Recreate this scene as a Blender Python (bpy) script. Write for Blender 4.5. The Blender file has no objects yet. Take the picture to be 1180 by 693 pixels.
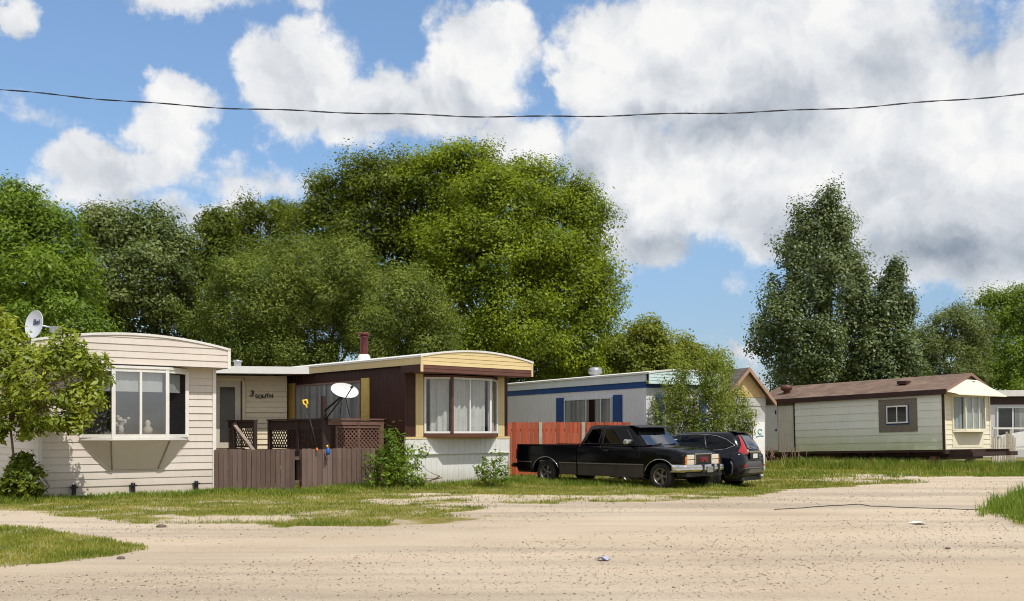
import bpy, bmesh, math, random
import numpy as np
from mathutils import Vector, Matrix

random.seed(7)
RNG = np.random.default_rng(11)
SC = bpy.context.scene
COL = SC.collection
R = math.radians
EYE, F, HZ = 1.5, 1150.0, 497.0        # camera height (m), focal length and horizon row in photo pixels


def at(px, py, Y):
    """point of the place seen at photo pixel (px, py) at a distance of Y metres"""
    return Vector(((px - 590) / F * Y, Y, EYE + (HZ - py) / F * Y))


def ground(px, py):
    Y = EYE * F / (py - HZ)
    return ((px - 590) / F * Y, Y)


# ------------------------------------------------------------------ materials
def S(r, g, b, k=1.0):
    def f(c):
        c /= 255.0
        return (c / 12.92 if c <= 0.04045 else ((c + 0.055) / 1.055) ** 2.4) * k
    return (f(r), f(g), f(b))


def new_mat(name):
    m = bpy.data.materials.new(name)
    m.use_nodes = True
    nt = m.node_tree
    nt.nodes.clear()
    out = nt.nodes.new('ShaderNodeOutputMaterial')
    return m, nt, out


def nd(nt, typ, **kw):
    n = nt.nodes.new(typ)
    for k, v in kw.items():
        if k.startswith('i_'):
            key = k[2:]
            key = int(key) if key.isdigit() else key.replace('_', ' ')
            n.inputs[key].default_value = v
        else:
            setattr(n, k, v)
    return n


def ramp(nt, fac, stops):
    r = nd(nt, 'ShaderNodeValToRGB')
    el = r.color_ramp.elements
    while len(el) < len(stops):
        el.new(0.5)
    for e, (p, c) in zip(el, stops):
        e.position = p
        e.color = (*c, 1)
    nt.links.new(fac, r.inputs['Fac'])
    return r.outputs['Color']


def paint(name, col, rough=0.6, var=0.18, scale=3.0, bump=0.15, bscale=60.0, metal=0.0, spec=0.4, streak=0.0, dirt=None, coat=0.0,
          dirt_z=None, grain=None, isl=0.0):
    """a weathered painted / plastic / wooden surface: base colour broken up by noise, streaks, splashes of dirt near the ground"""
    m, nt, out = new_mat(name)
    b = nd(nt, 'ShaderNodeBsdfPrincipled')
    L = nt.links.new
    tc = nd(nt, 'ShaderNodeTexCoord')
    no = nd(nt, 'ShaderNodeTexNoise', i_Scale=scale, i_Detail=8.0, i_Roughness=0.62)
    L(tc.outputs['Object'], no.inputs['Vector'])
    src = no.outputs['Fac']
    if streak or grain:
        mp = nd(nt, 'ShaderNodeMapping')
        mp.inputs['Scale'].default_value = grain or (9, 9, 0.7)
        L(tc.outputs['Object'], mp.inputs['Vector'])
        n2 = nd(nt, 'ShaderNodeTexNoise', i_Scale=2.5, i_Detail=6.0, i_Roughness=0.6)
        L(mp.outputs['Vector'], n2.inputs['Vector'])
        mx = nd(nt, 'ShaderNodeMath', operation='MULTIPLY_ADD')
        L(n2.outputs['Fac'], mx.inputs[0]); mx.inputs[1].default_value = streak or 0.7
        mm = nd(nt, 'ShaderNodeMath', operation='MULTIPLY')
        L(src, mm.inputs[0]); mm.inputs[1].default_value = 1 - (streak or 0.7)
        L(mm.outputs[0], mx.inputs[2])
        src = mx.outputs[0]
    lo = tuple(c * (1 - var * 1.3) for c in col)
    hi = tuple(min(1, c * (1 + var)) for c in col)
    c = ramp(nt, src, [(0.3, lo), (0.52, col), (0.72, hi)])
    if dirt is not None:
        d0, d1, dcol = dirt_z[0], dirt_z[1], dirt
        sp = nd(nt, 'ShaderNodeSeparateXYZ'); L(tc.outputs['Object'], sp.inputs[0])
        mr = nd(nt, 'ShaderNodeMapRange', clamp=True)
        mr.inputs[1].default_value = d0; mr.inputs[2].default_value = d1
        mr.inputs[3].default_value = 1; mr.inputs[4].default_value = 0
        L(sp.outputs['Z'], mr.inputs[0])
        n3 = nd(nt, 'ShaderNodeTexNoise', i_Scale=1.7, i_Detail=7.0, i_Roughness=0.7); L(tc.outputs['Object'], n3.inputs['Vector'])
        mu = nd(nt, 'ShaderNodeMath', operation='MULTIPLY', use_clamp=True); L(mr.outputs[0], mu.inputs[0])
        m4 = nd(nt, 'ShaderNodeMath', operation='MULTIPLY'); L(n3.outputs['Fac'], m4.inputs[0]); m4.inputs[1].default_value = 1.7
        L(m4.outputs[0], mu.inputs[1])
        mix = nd(nt, 'ShaderNodeMix', data_type='RGBA')
        L(mu.outputs[0], mix.inputs['Factor']); L(c, mix.inputs[6]); mix.inputs[7].default_value = (*dcol, 1)
        c = mix.outputs[2]
    if isl:                                              # every board weathered a little differently
        ge = nd(nt, 'ShaderNodeNewGeometry')
        ic = ramp(nt, ge.outputs['Random Per Island'], [(0.0, (1 - isl, 1 - isl, 1 - isl)), (0.5, (1, 1, 1)), (0.85, (1 + isl * .5, 1 + isl * .6, 1 + isl * .7)), (1.0, (1 + isl, 1 + isl * 1.5, 1 + isl * 1.9))])
        im = nd(nt, 'ShaderNodeMix', data_type='RGBA', blend_type='MULTIPLY'); im.inputs['Factor'].default_value = 1
        L(c, im.inputs[6]); L(ic, im.inputs[7]); c = im.outputs[2]
    L(c, b.inputs['Base Color'])
    b.inputs['Roughness'].default_value = rough
    b.inputs['Metallic'].default_value = metal
    b.inputs['Specular IOR Level'].default_value = spec
    if coat:
        b.inputs['Coat Weight'].default_value = coat
        b.inputs['Coat Roughness'].default_value = 0.04
    if bump:
        nb = nd(nt, 'ShaderNodeTexNoise', i_Scale=bscale, i_Detail=4.0); L(tc.outputs['Object'], nb.inputs['Vector'])
        bp = nd(nt, 'ShaderNodeBump', i_Strength=bump, i_Distance=0.02); L(nb.outputs['Fac'], bp.inputs['Height'])
        L(bp.outputs[0], b.inputs['Normal'])
    L(b.outputs[0], out.inputs['Surface'])
    return m


def glass_mat(name, tint=(0.75, 0.8, 0.8), refl=0.16, rough=0.02):
    m, nt, out = new_mat(name)
    L = nt.links.new
    tr = nd(nt, 'ShaderNodeBsdfTransparent'); tr.inputs[0].default_value = (*tint, 1)
    gl = nd(nt, 'ShaderNodeBsdfGlossy', i_Roughness=rough); gl.inputs[0].default_value = (0.95, 0.97, 1, 1)
    fr = nd(nt, 'ShaderNodeFresnel', i_IOR=1.5)
    gg = nd(nt, 'ShaderNodeNewGeometry')                 # single panes: same reflection from either face
    io = nd(nt, 'ShaderNodeMapRange'); L(gg.outputs['Backfacing'], io.inputs[0]); io.inputs[3].default_value = 1.5; io.inputs[4].default_value = 1 / 1.5
    L(io.outputs[0], fr.inputs['IOR'])
    ad = nd(nt, 'ShaderNodeMath', operation='MULTIPLY_ADD', use_clamp=True); L(fr.outputs[0], ad.inputs[0])
    ad.inputs[1].default_value = 1.0; ad.inputs[2].default_value = refl - 0.04
    tc = nd(nt, 'ShaderNodeTexCoord')
    nb = nd(nt, 'ShaderNodeTexNoise', i_Scale=1.3, i_Detail=2.0); L(tc.outputs['Object'], nb.inputs['Vector'])
    bp = nd(nt, 'ShaderNodeBump', i_Strength=0.05, i_Distance=0.05); L(nb.outputs['Fac'], bp.inputs['Height'])
    L(bp.outputs[0], gl.inputs['Normal'])
    mx = nd(nt, 'ShaderNodeMixShader'); L(ad.outputs[0], mx.inputs[0]); L(tr.outputs[0], mx.inputs[1]); L(gl.outputs[0], mx.inputs[2])
    L(mx.outputs[0], out.inputs['Surface'])
    return m


def leaf_mat(name, dark, mid, light, trans=0.4, gloss=0.05, transcol=None):
    m, nt, out = new_mat(name)
    L = nt.links.new
    ge = nd(nt, 'ShaderNodeNewGeometry')
    tc = nd(nt, 'ShaderNodeTexCoord')
    no = nd(nt, 'ShaderNodeTexNoise', i_Scale=0.9, i_Detail=4.0); L(tc.outputs['Object'], no.inputs['Vector'])
    a = nd(nt, 'ShaderNodeMath', operation='MULTIPLY_ADD'); L(ge.outputs['Random Per Island'], a.inputs[0]); a.inputs[1].default_value = 0.55
    b = nd(nt, 'ShaderNodeMath', operation='MULTIPLY_ADD'); L(no.outputs['Fac'], b.inputs[0]); b.inputs[1].default_value = 1.5; b.inputs[2].default_value = -0.50
    L(b.outputs[0], a.inputs[2])
    c = ramp(nt, a.outputs[0], [(0.1, dark), (0.5, mid), (0.9, light)])
    di = nd(nt, 'ShaderNodeBsdfDiffuse'); L(c, di.inputs[0])
    tl = nd(nt, 'ShaderNodeBsdfTranslucent')
    mc = nd(nt, 'ShaderNodeMix', data_type='RGBA', blend_type='MULTIPLY'); mc.inputs['Factor'].default_value = 1
    L(c, mc.inputs[6]); mc.inputs[7].default_value = (*(transcol or (1.5, 1.35, 0.5)), 1)
    L(mc.outputs[2], tl.inputs[0])
    m1 = nd(nt, 'ShaderNodeMixShader'); m1.inputs[0].default_value = trans
    L(di.outputs[0], m1.inputs[1]); L(tl.outputs[0], m1.inputs[2])
    gl = nd(nt, 'ShaderNodeBsdfGlossy', i_Roughness=0.5); gl.inputs[0].default_value = (0.8, 0.85, 0.8, 1)
    m2 = nd(nt, 'ShaderNodeMixShader'); m2.inputs[0].default_value = gloss
    L(m1.outputs[0], m2.inputs[1]); L(gl.outputs[0], m2.inputs[2])
    L(m2.outputs[0], out.inputs['Surface'])
    return m


M = {}
M['siding_cream'] = paint('cream vinyl siding', (0.610, 0.545, 0.485), 0.55, 0.08, 1.2, 0.05, 40, dirt=(0.40, 0.34, 0.26), dirt_z=(-0.1, 0.6), streak=0.4)
M['siding_yellow'] = paint('pale yellow siding', (0.76, 0.65, 0.45), 0.55, 0.07, 1.2, 0.05, 40)
M['white_trim'] = paint('white trim', (0.72, 0.70, 0.66), 0.5, 0.08, 4, 0.05)
M['white_metal'] = paint('white painted metal', (0.70, 0.69, 0.66), 0.4, 0.08, 3, 0.05, streak=0.5)
M['dull_metal'] = paint('dull galvanised metal', (0.42, 0.44, 0.46), 0.35, 0.15, 5, 0.1, metal=0.7)
M['gutter'] = paint('blue grey soffit', (0.33, 0.38, 0.45), 0.5, 0.1, 5, 0.05)
M['brown_wall'] = paint('dark brown metal siding', (0.046, 0.015, 0.011), 0.5, 0.2, 1.5, 0.05, streak=0.4, spec=0.3)
M['brown_trim'] = paint('brown trim', (0.105, 0.040, 0.026), 0.5, 0.15, 3, 0.05)
M['tan_trim'] = paint('pinkish brown trim', (0.22, 0.13, 0.10), 0.55, 0.12, 3, 0.05)
M['fascia_cream'] = paint('yellow cream fascia', (0.62, 0.49, 0.25), 0.5, 0.07, 2, 0.04, streak=0.4)
M['shutter_yellow'] = paint('yellow shutter', (0.60, 0.43, 0.12), 0.5, 0.1, 3, 0.05)
M['skirt_white'] = paint('white skirting', (0.66, 0.66, 0.63), 0.5, 0.08, 1.5, 0.05, streak=0.5, dirt=(0.42, 0.37, 0.30), dirt_z=(0, 0.5))
M['fence_brown'] = paint('brown stained pickets', (0.150, 0.098, 0.078), 0.75, 0.22, 2.0, 0.2, 30, grain=(14, 14, 0.8), isl=.22)
M['deck_dark'] = paint('dark brown deck paint', (0.042, 0.022, 0.019), 0.65, 0.25, 3, 0.15, 40, grain=(6, 6, 6))  # also carries the shade of the side railings in its colour
M['lattice_brown'] = paint('sunlit brown lattice', (0.16, 0.085, 0.062), 0.7, 0.18, 4, 0.15, 40)  # lighter copy of the deck brown, sunlight put into the colour
M['board_tan'] = paint('grey tan board', (0.26, 0.20, 0.17), 0.75, 0.2, 4, 0.2, 40)
M['orange_fence'] = paint('orange stained pickets', (0.40, 0.078, 0.030), 0.7, 0.28, 1.6, 0.2, 30, grain=(12, 12, 0.6), isl=.28)
M['fence_post'] = paint('bare fence post', (0.42, 0.36, 0.30), 0.8, 0.2, 4, 0.2)
M['weathered'] = paint('weathered bare wood', (0.44, 0.38, 0.31), 0.85, 0.3, 3, 0.3, 30, grain=(16, 16, 0.8), isl=.3)
M['t3_wall'] = paint('lavender white metal siding', (0.66, 0.655, 0.68), 0.5, 0.08, 1.5, 0.05, streak=0.6)
M['t3_band'] = paint('pale band', (0.62, 0.66, 0.67), 0.5, 0.1, 1.5, 0.05, streak=0.5)
M['blue'] = paint('deep blue trim', (0.012, 0.060, 0.22), 0.5, 0.15, 3, 0.05)
M['teal'] = paint('pale teal trim', (0.56, 0.70, 0.71), 0.5, 0.1, 3, 0.05)
M['roof_white'] = paint('white roof coating', (0.66, 0.64, 0.60), 0.6, 0.15, 1.5, 0.1, streak=0.5)
M['t4_wall'] = paint('pale green grey siding', (0.74, 0.74, 0.68), 0.55, 0.09, 0.9, 0.05, streak=0.45, dirt=(0.46, 0.50, 0.25), dirt_z=(0.72, 1.75))
M['t4_front'] = paint('ivory siding', (0.72, 0.66, 0.50), 0.5, 0.06, 2, 0.04)
M['t4_panel'] = paint('grey shed door', (0.52, 0.52, 0.51), 0.55, 0.1, 1.5, 0.05, streak=0.5)
M['t4_ribbed'] = paint('beige ribbed steel', (0.52, 0.49, 0.42), 0.55, 0.12, 1.5, 0.05, streak=0.5)
M['olive_panel'] = paint('olive stained panel', (0.13, 0.13, 0.07), 0.7, 0.25, 2.5, 0.1)
M['dark_brown'] = paint('dark brown fascia', (0.035, 0.014, 0.011), 0.55, 0.2, 2, 0.05)
M['steel_dark'] = paint('rusty dark steel frame', (0.040, 0.018, 0.015), 0.7, 0.35, 4, 0.2)
M['plywood'] = paint('weathered plywood', (0.18, 0.152, 0.122), 0.8, 0.25, 3, 0.2, grain=(3, 3, 16))
M['osb'] = paint('bare sheathing board', (0.60, 0.43, 0.22), 0.75, 0.22, 9, 0.2, 25)
M['shed_wall'] = paint('grey white shed wall', (0.46, 0.45, 0.45), 0.65, 0.15, 1.5, 0.1)
M['raw_trim'] = paint('weathered pale brown rake board', (0.36, 0.22, 0.15), 0.7, 0.15, 4, 0.1)
M['white_sheet'] = paint('white painted sheet', (0.76, 0.75, 0.74), 0.6, 0.06, 3, 0.1)
M['teal_paint'] = paint('teal paint mark', (0.06, 0.33, 0.34), 0.6, 0.2, 8, 0.05)
M['dark_inside'] = paint('dark room', (0.018, 0.018, 0.020), 0.8, 0.3, 2, 0)  # dimness of the unlit rooms put into the colour
M['black_plastic'] = paint('black plastic', (0.016, 0.016, 0.017), 0.55, 0.2, 6, 0.1)
M['black_iron'] = paint('black iron', (0.012, 0.011, 0.011), 0.5, 0.2, 6, 0.1)
M['rubber'] = paint('tyre rubber', (0.020, 0.019, 0.018), 0.85, 0.3, 8, 0.3, 50, spec=0.2)
M['truck_paint'] = paint('black truck paint', (0.0022, 0.0022, 0.0036), 0.14, 0.3, 1.0, 0.0, spec=.16, coat=0.05, dirt=(0.012, 0.010, 0.008), dirt_z=(0.3, 0.85))
M['truck_dusty'] = paint('dusty dark rocker', (0.030, 0.023, 0.018), 0.5, 0.3, 2.0, 0.08)
M['suv_paint'] = paint('dark navy car paint', (0.003, 0.0035, 0.009), 0.12, 0.2, 1.0, 0.0, spec=.25, coat=0.22)
M['suv_plastic'] = paint('grey bumper plastic', (0.055, 0.05, 0.05), 0.5, 0.2, 5, 0.1)
M['chrome'] = paint('chrome', (0.56, 0.56, 0.55), 0.13, 0.08, 6, 0.03, 8, metal=1.0)
M['alloy'] = paint('grey alloy wheel', (0.17, 0.155, 0.14), 0.38, 0.2, 6, 0.05, metal=0.7)
M['amber'] = paint('amber lens', (0.62, 0.17, 0.015), 0.15, 0.15, 20, 0.1, 80, coat=0.5)
M['lamp_lens'] = paint('clear lamp lens', (0.62, 0.55, 0.44), 0.12, 0.12, 25, 0.2, 60, coat=0.6)
M['red_lens'] = paint('red lamp lens', (0.32, 0.006, 0.010), 0.12, 0.15, 12, 0.05, coat=0.7)
M['red_badge'] = paint('red badge', (0.24, 0.012, 0.015), 0.4, 0.1, 12, 0.0)
M['grille'] = paint('dark grille', (0.05, 0.042, 0.038), 0.5, 0.2, 10, 0.1)
M['plate_white'] = paint('licence plate', (0.62, 0.62, 0.60), 0.4, 0.15, 30, 0.1)
M['plate_grey'] = paint('dusty licence plate', (0.20, 0.20, 0.19), 0.5, 0.35, 40, 0.1)
M['dish'] = paint('white dish', (0.66, 0.66, 0.66), 0.4, 0.06, 4, 0.03)
M['dish_grey'] = paint('grey white dish', (0.52, 0.54, 0.60), 0.4, 0.06, 4, 0.03)
M['letter_black'] = paint('black lettering', (0.018, 0.016, 0.015), 0.5, 0.2, 9, 0)
M['letter_blue'] = paint('dark blue lettering', (0.035, 0.045, 0.10), 0.5, 0.2, 9, 0)
M['chimney_red'] = paint('dark red flue', (0.11, 0.018, 0.016), 0.5, 0.25, 5, 0.1)
M['t5_wall'] = paint('grey white siding', (0.55, 0.55, 0.55), 0.5, 0.08, 1.5, 0.05, streak=0.6)
M['curtain'] = paint('sheer white curtain', (0.62, 0.61, 0.59), 0.9, 0.08, 4, 0.05, spec=0.1)
M['curtain_grey'] = paint('grey lined curtain', (0.40, 0.39, 0.385), 0.9, 0.62, 1.1, 0.05, grain=(2.2, 2.2, 0.05), spec=0.1)  # pleat shading put into the colour as upright streaks
M['curtain_dull'] = paint('dull green white curtain', (0.40, 0.44, 0.42), 0.9, 0.12, 4, 0.05, spec=0.1)
M['drape_dark'] = paint('dark maroon drape', (0.035, 0.012, 0.012), 0.9, 0.2, 4, 0.05, spec=0.1)
M['blind'] = paint('white window blind', (0.66, 0.67, 0.64), 0.8, 0.06, 4, 0.05)
M['plush'] = paint('pale ornament', (0.62, 0.56, 0.48), 0.8, 0.1, 5, 0.05)
M['yellow_plastic'] = paint('yellow plastic', (0.80, 0.47, 0.015), 0.4, 0.1, 6, 0.0)
M['orange_plastic'] = paint('orange plastic', (0.75, 0.18, 0.01), 0.4, 0.1, 6, 0.0)
M['blue_plastic'] = paint('blue plastic', (0.02, 0.11, 0.42), 0.4, 0.15, 6, 0.0)
M['door_cream'] = paint('cream door', (0.60, 0.54, 0.44), 0.5, 0.08, 3, 0.04)
M['block'] = paint('concrete block', (0.24, 0.20, 0.17), 0.9, 0.25, 6, 0.3)
M['brick_red'] = paint('reddish block', (0.15, 0.07, 0.05), 0.9, 0.3, 6, 0.3)
M['litter_blue'] = paint('pale blue wrapper', (0.38, 0.42, 0.62), 0.4, 0.25, 20, 0.2)
M['litter_white'] = paint('white paper', (0.70, 0.68, 0.62), 0.8, 0.1, 20, 0.2)
M['stone'] = paint('dark stone', (0.12, 0.09, 0.07), 0.9, 0.3, 9, 0.4)
M['bark'] = paint('grey brown bark', (0.085, 0.065, 0.05), 0.9, 0.35, 4, 0.5, 25, grain=(7, 7, 1.5))
M['bark_pale'] = paint('pale young bark', (0.22, 0.165, 0.125), 0.85, 0.3, 5, 0.3, 25, grain=(7, 7, 1.5))
M['glass'] = glass_mat('window glass', (0.82, 0.84, 0.84), 0.05)
M['glass_dark'] = glass_mat('reflecting window glass', (0.72, 0.74, 0.75), 0.19)
M['glass_car'] = glass_mat('tinted car glass', (0.10, 0.11, 0.11), 0.02, 0.01)
M['glass_screen'] = glass_mat('windscreen glass', (0.35, 0.40, 0.42), 0.16, 0.01)


def shingle_mat(name, c0, c1):
    m, nt, out = new_mat(name)
    L = nt.links.new
    b = nd(nt, 'ShaderNodeBsdfPrincipled', i_Roughness=0.9)
    tc = nd(nt, 'ShaderNodeTexCoord')
    mp = nd(nt, 'ShaderNodeMapping'); mp.inputs['Rotation'].default_value = (0, 0, R(90))
    L(tc.outputs['Object'], mp.inputs['Vector'])
    br = nd(nt, 'ShaderNodeTexBrick', i_Scale=1.0, i_Mortar_Size=0.006, i_Brick_Width=0.30, i_Row_Height=0.14)
    br.inputs['Color1'].default_value = (*c0, 1); br.inputs['Color2'].default_value = (*c1, 1)
    br.inputs['Mortar'].default_value = (*[x * 0.5 for x in c0], 1)
    L(mp.outputs[0], br.inputs['Vector'])
    no = nd(nt, 'ShaderNodeTexNoise', i_Scale=1.1, i_Detail=8.0, i_Roughness=0.65); L(tc.outputs['Object'], no.inputs['Vector'])
    sc = ramp(nt, no.outputs['Fac'], [(0.3, (0.6, 0.6, 0.6)), (0.7, (1.25, 1.25, 1.25))])
    mx = nd(nt, 'ShaderNodeMix', data_type='RGBA', blend_type='MULTIPLY'); mx.inputs['Factor'].default_value = 1
    L(br.outputs['Color'], mx.inputs[6]); L(sc, mx.inputs[7])
    L(mx.outputs[2], b.inputs['Base Color'])
    L(b.outputs[0], out.inputs['Surface'])
    return m


M['shingle_brown'] = shingle_mat('brown roof shingles', (0.145, 0.092, 0.064), (0.20, 0.132, 0.096))
M['shingle_grey'] = shingle_mat('grey brown roof shingles', (0.10, 0.075, 0.065), (0.15, 0.12, 0.105))


# ------------------------------------------------------------------ mesh builder
class MB:
    def __init__(s):
        s.v, s.f, s.sm = [], [], []

    def add(s, vs, fs, smooth=False, mx=None):
        o = len(s.v)
        for p in vs:
            p = Vector(p)
            s.v.append(tuple(mx @ p) if mx else tuple(p))
        for f in fs:
            s.f.append(tuple(i + o for i in f)); s.sm.append(smooth)
        return s

    def box(s, x0, x1, y0, y1, z0, z1, mx=None):
        vs = [(x, y, z) for z in (z0, z1) for y in (y0, y1) for x in (x0, x1)]
        return s.add(vs, [(0, 2, 3, 1), (4, 5, 7, 6), (0, 1, 5, 4), (2, 6, 7, 3), (0, 4, 6, 2), (1, 3, 7, 5)], False, mx)

    def bar(s, p, q, w, h=None, up=(0, 0, 1)):
        """straight square bar from p to q"""
        p, q = Vector(p), Vector(q); h = h or w
        d = (q - p).normalized(); u = Vector(up)
        if abs(d.dot(u)) > 0.95:
            u = Vector((0, 1, 0))
        a = d.cross(u).normalized() * w / 2; b = a.cross(d).normalized() * h / 2
        vs = [p - a - b, p + a - b, p + a + b, p - a + b, q - a - b, q + a - b, q + a + b, q - a + b]
        return s.add(vs, [(0, 3, 2, 1), (4, 5, 6, 7), (0, 1, 5, 4), (1, 2, 6, 5), (2, 3, 7, 6), (3, 0, 4, 7)])

    def tube(s, pts, rads, n=8, caps=True, smooth=True):
        pts = [Vector(p) for p in pts]
        if not hasattr(rads, '__len__'):
            rads = [rads] * len(pts)
        vs = []; prev = None
        for i, p in enumerate(pts):
            d = (pts[min(i + 1, len(pts) - 1)] - pts[max(i - 1, 0)]).normalized()
            ref = prev if prev is not None else (Vector((0, 0, 1)) if abs(d.z) < 0.9 else Vector((1, 0, 0)))
            a = d.cross(ref).normalized(); b = a.cross(d).normalized(); prev = b
            for k in range(n):
                t = 2 * math.pi * k / n
                vs.append(p + (a * math.cos(t) + b * math.sin(t)) * rads[i])
        fs = [(i * n + k, i * n + (k + 1) % n, (i + 1) * n + (k + 1) % n, (i + 1) * n + k) for i in range(len(pts) - 1) for k in range(n)]
        s.add(vs, fs, smooth)
        if caps:
            o = len(s.v) - len(vs)
            s.f.append(tuple(o + k for k in range(n))[::-1]); s.sm.append(False)
            s.f.append(tuple(o + (len(pts) - 1) * n + k for k in range(n))); s.sm.append(False)
        return s

    def lathe(s, prof, n=24, mx=None, smooth=True):
        vs = [(r * math.cos(2 * math.pi * k / n), r * math.sin(2 * math.pi * k / n), z) for r, z in prof for k in range(n)]
        fs = [(i * n + k, i * n + (k + 1) % n, (i + 1) * n + (k + 1) % n, (i + 1) * n + k) for i in range(len(prof) - 1) for k in range(n)]
        return s.add(vs, fs, smooth, mx)

    def prism(s, poly, ext, smooth=False):
        n = len(poly); e = Vector(ext)
        vs = [Vector(p) for p in poly] + [Vector(p) + e for p in poly]
        fs = [tuple(range(n))[::-1], tuple(range(n, 2 * n))] + [(i, (i + 1) % n, n + (i + 1) % n, n + i) for i in range(n)]
        return s.add(vs, fs, smooth)

    def grid(s, rows, smooth=True, close=False):
        """rows of equally many points"""
        n = len(rows[0]); vs = [p for r in rows for p in r]
        m = n if close else n - 1
        fs = [(i * n + k, i * n + (k + 1) % n, (i + 1) * n + (k + 1) % n, (i + 1) * n + k) for i in range(len(rows) - 1) for k in range(m)]
        return s.add(vs, fs, smooth)

    def build(s, name, mat, parent=None, bevel=0.0, fix=True):
        me = bpy.data.meshes.new(name)
        me.from_pydata(s.v, [], s.f)
        me.polygons.foreach_set('use_smooth', s.sm)
        if fix:
            bm = bmesh.new(); bm.from_mesh(me)
            bmesh.ops.recalc_face_normals(bm, faces=bm.faces)
            bm.to_mesh(me); bm.free()
        me.materials.append(M[mat] if isinstance(mat, str) else mat)
        me.update()
        o = bpy.data.objects.new(name, me); COL.objects.link(o)
        if parent:
            o.parent = parent
        if bevel:
            b = o.modifiers.new('edge', 'BEVEL'); b.width = bevel; b.segments = 2; b.limit_method = 'ANGLE'; b.angle_limit = R(40)
        return o


def tag(o, label=None, cat=None, group=None, kind=None):
    if label: o['label'] = label
    if cat: o['category'] = cat
    if group: o['group'] = group
    if kind: o['kind'] = kind
    return o


def thing(name, label, cat, loc=(0, 0, 0), rz=0.0, group=None):
    o = bpy.data.objects.new(name, None); o.empty_display_size = 0.3
    COL.objects.link(o); o.location = loc; o.rotation_euler = (0, 0, rz)
    return tag(o, label, cat, group)


def copy_tree(o, parent=None):
    c = o.copy(); COL.objects.link(c); c.parent = parent
    for ch in list(o.children):
        copy_tree(ch, c)
    return c


def text_mb(body, size, depth=0.01, mx=None, shear=0.0):
    cu = bpy.data.curves.new('lettering', 'FONT'); cu.body = body; cu.size = size; cu.extrude = depth / 2; cu.shear = shear; cu.offset = size * 0.018
    cu.align_x = 'CENTER'; cu.align_y = 'CENTER'
    o = bpy.data.objects.new('lettering', cu); COL.objects.link(o)
    dg = bpy.context.evaluated_depsgraph_get()
    me = bpy.data.meshes.new_from_object(o.evaluated_get(dg))
    mb = MB()
    mb.add([v.co for v in me.vertices], [tuple(p.vertices) for p in me.polygons], False, mx)
    bpy.data.objects.remove(o); bpy.data.curves.remove(cu); bpy.data.meshes.remove(me)
    return mb


# pieces of houses -------------------------------------------------
def lap(mb, p0, ux, L, z0, top, n, pitch=0.17, d=0.022, dx=0.4):
    """overlapping horizontal siding boards on a vertical plane starting at p0 along ux; top(x) is the upper outline"""
    p0, ux, n = Vector(p0), Vector(ux), Vector(n)
    tp = top if callable(top) else (lambda x: top)
    k = max(1, int(round(L / dx)))
    rl_ = random.Random(int(L * 977 + z0 * 31)); d0 = d
    z = z0; zmax = max(tp(L * i / k) for i in range(k + 1))
    P = lambda x, zz, off: p0 + ux * x + Vector((0, 0, zz)) + n * off
    while z < zmax - 0.004:
        d = d0 * rl_.uniform(0.75, 1.25)
        for i in range(k):
            xa, xb = L * i / k, L * (i + 1) / k
            ta, tb = min(z + pitch, tp(xa)), min(z + pitch, tp(xb))
            if ta <= z + 0.002 and tb <= z + 0.002:
                continue
            ta, tb = max(ta, z + 0.001), max(tb, z + 0.001)
            fa, fb = d * (1 - (ta - z) / pitch) + 0.002, d * (1 - (tb - z) / pitch) + 0.002
            mb.add([P(xa, z, d), P(xb, z, d), P(xb, tb, fb), P(xa, ta, fa)], [(0, 1, 2, 3)])
            mb.add([P(xa, z, d), P(xb, z, d), P(xb, z, 0), P(xa, z, 0)], [(0, 1, 2, 3)])
        z += pitch
    return mb


def ribs(mb, p0, ux, L, z0, z1, n, pitch=0.2, w=0.035, d=0.014):
    """flat sheet with upright ribs"""
    p0, ux, n = Vector(p0), Vector(ux), Vector(n)
    P = lambda x, zz, off: p0 + ux * x + Vector((0, 0, zz)) + n * off
    x = 0.0; prof = [(0, 0)]
    while x + pitch < L:
        c = x + pitch / 2
        prof += [(c - w, 0), (c - w * 0.55, d), (c + w * 0.55, d), (c + w, 0)]
        x += pitch
    prof.append((L, 0))
    for (xa, oa), (xb, ob) in zip(prof, prof[1:]):
        mb.add([P(xa, z0, oa), P(xb, z0, ob), P(xb, z1, ob), P(xa, z1, oa)], [(0, 1, 2, 3)])
    return mb


def curtain_mb(p0, ux, L, z0, z1, n, amp=0.025, pitch=0.13, seed=0):
    p0, ux, n = Vector(p0), Vector(ux), Vector(n)
    rr = random.Random(seed); k = max(6, int(L / 0.022)); ph = rr.random() * 6
    rows = []
    for zz, a in ((z0, 1.25), ((z0 + z1) / 2, 1.0), (z1, 0.7)):
        rows.append([p0 + ux * (L * i / k) + Vector((0, 0, zz)) + n * (amp * a * (math.sin(2 * math.pi * L * i / k / pitch + ph) + 0.5 * math.sin(2 * math.pi * L * i / k / pitch / 1.73 + ph * 2)))
                     for i in range(k + 1)])
    return MB().grid(rows)


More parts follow.
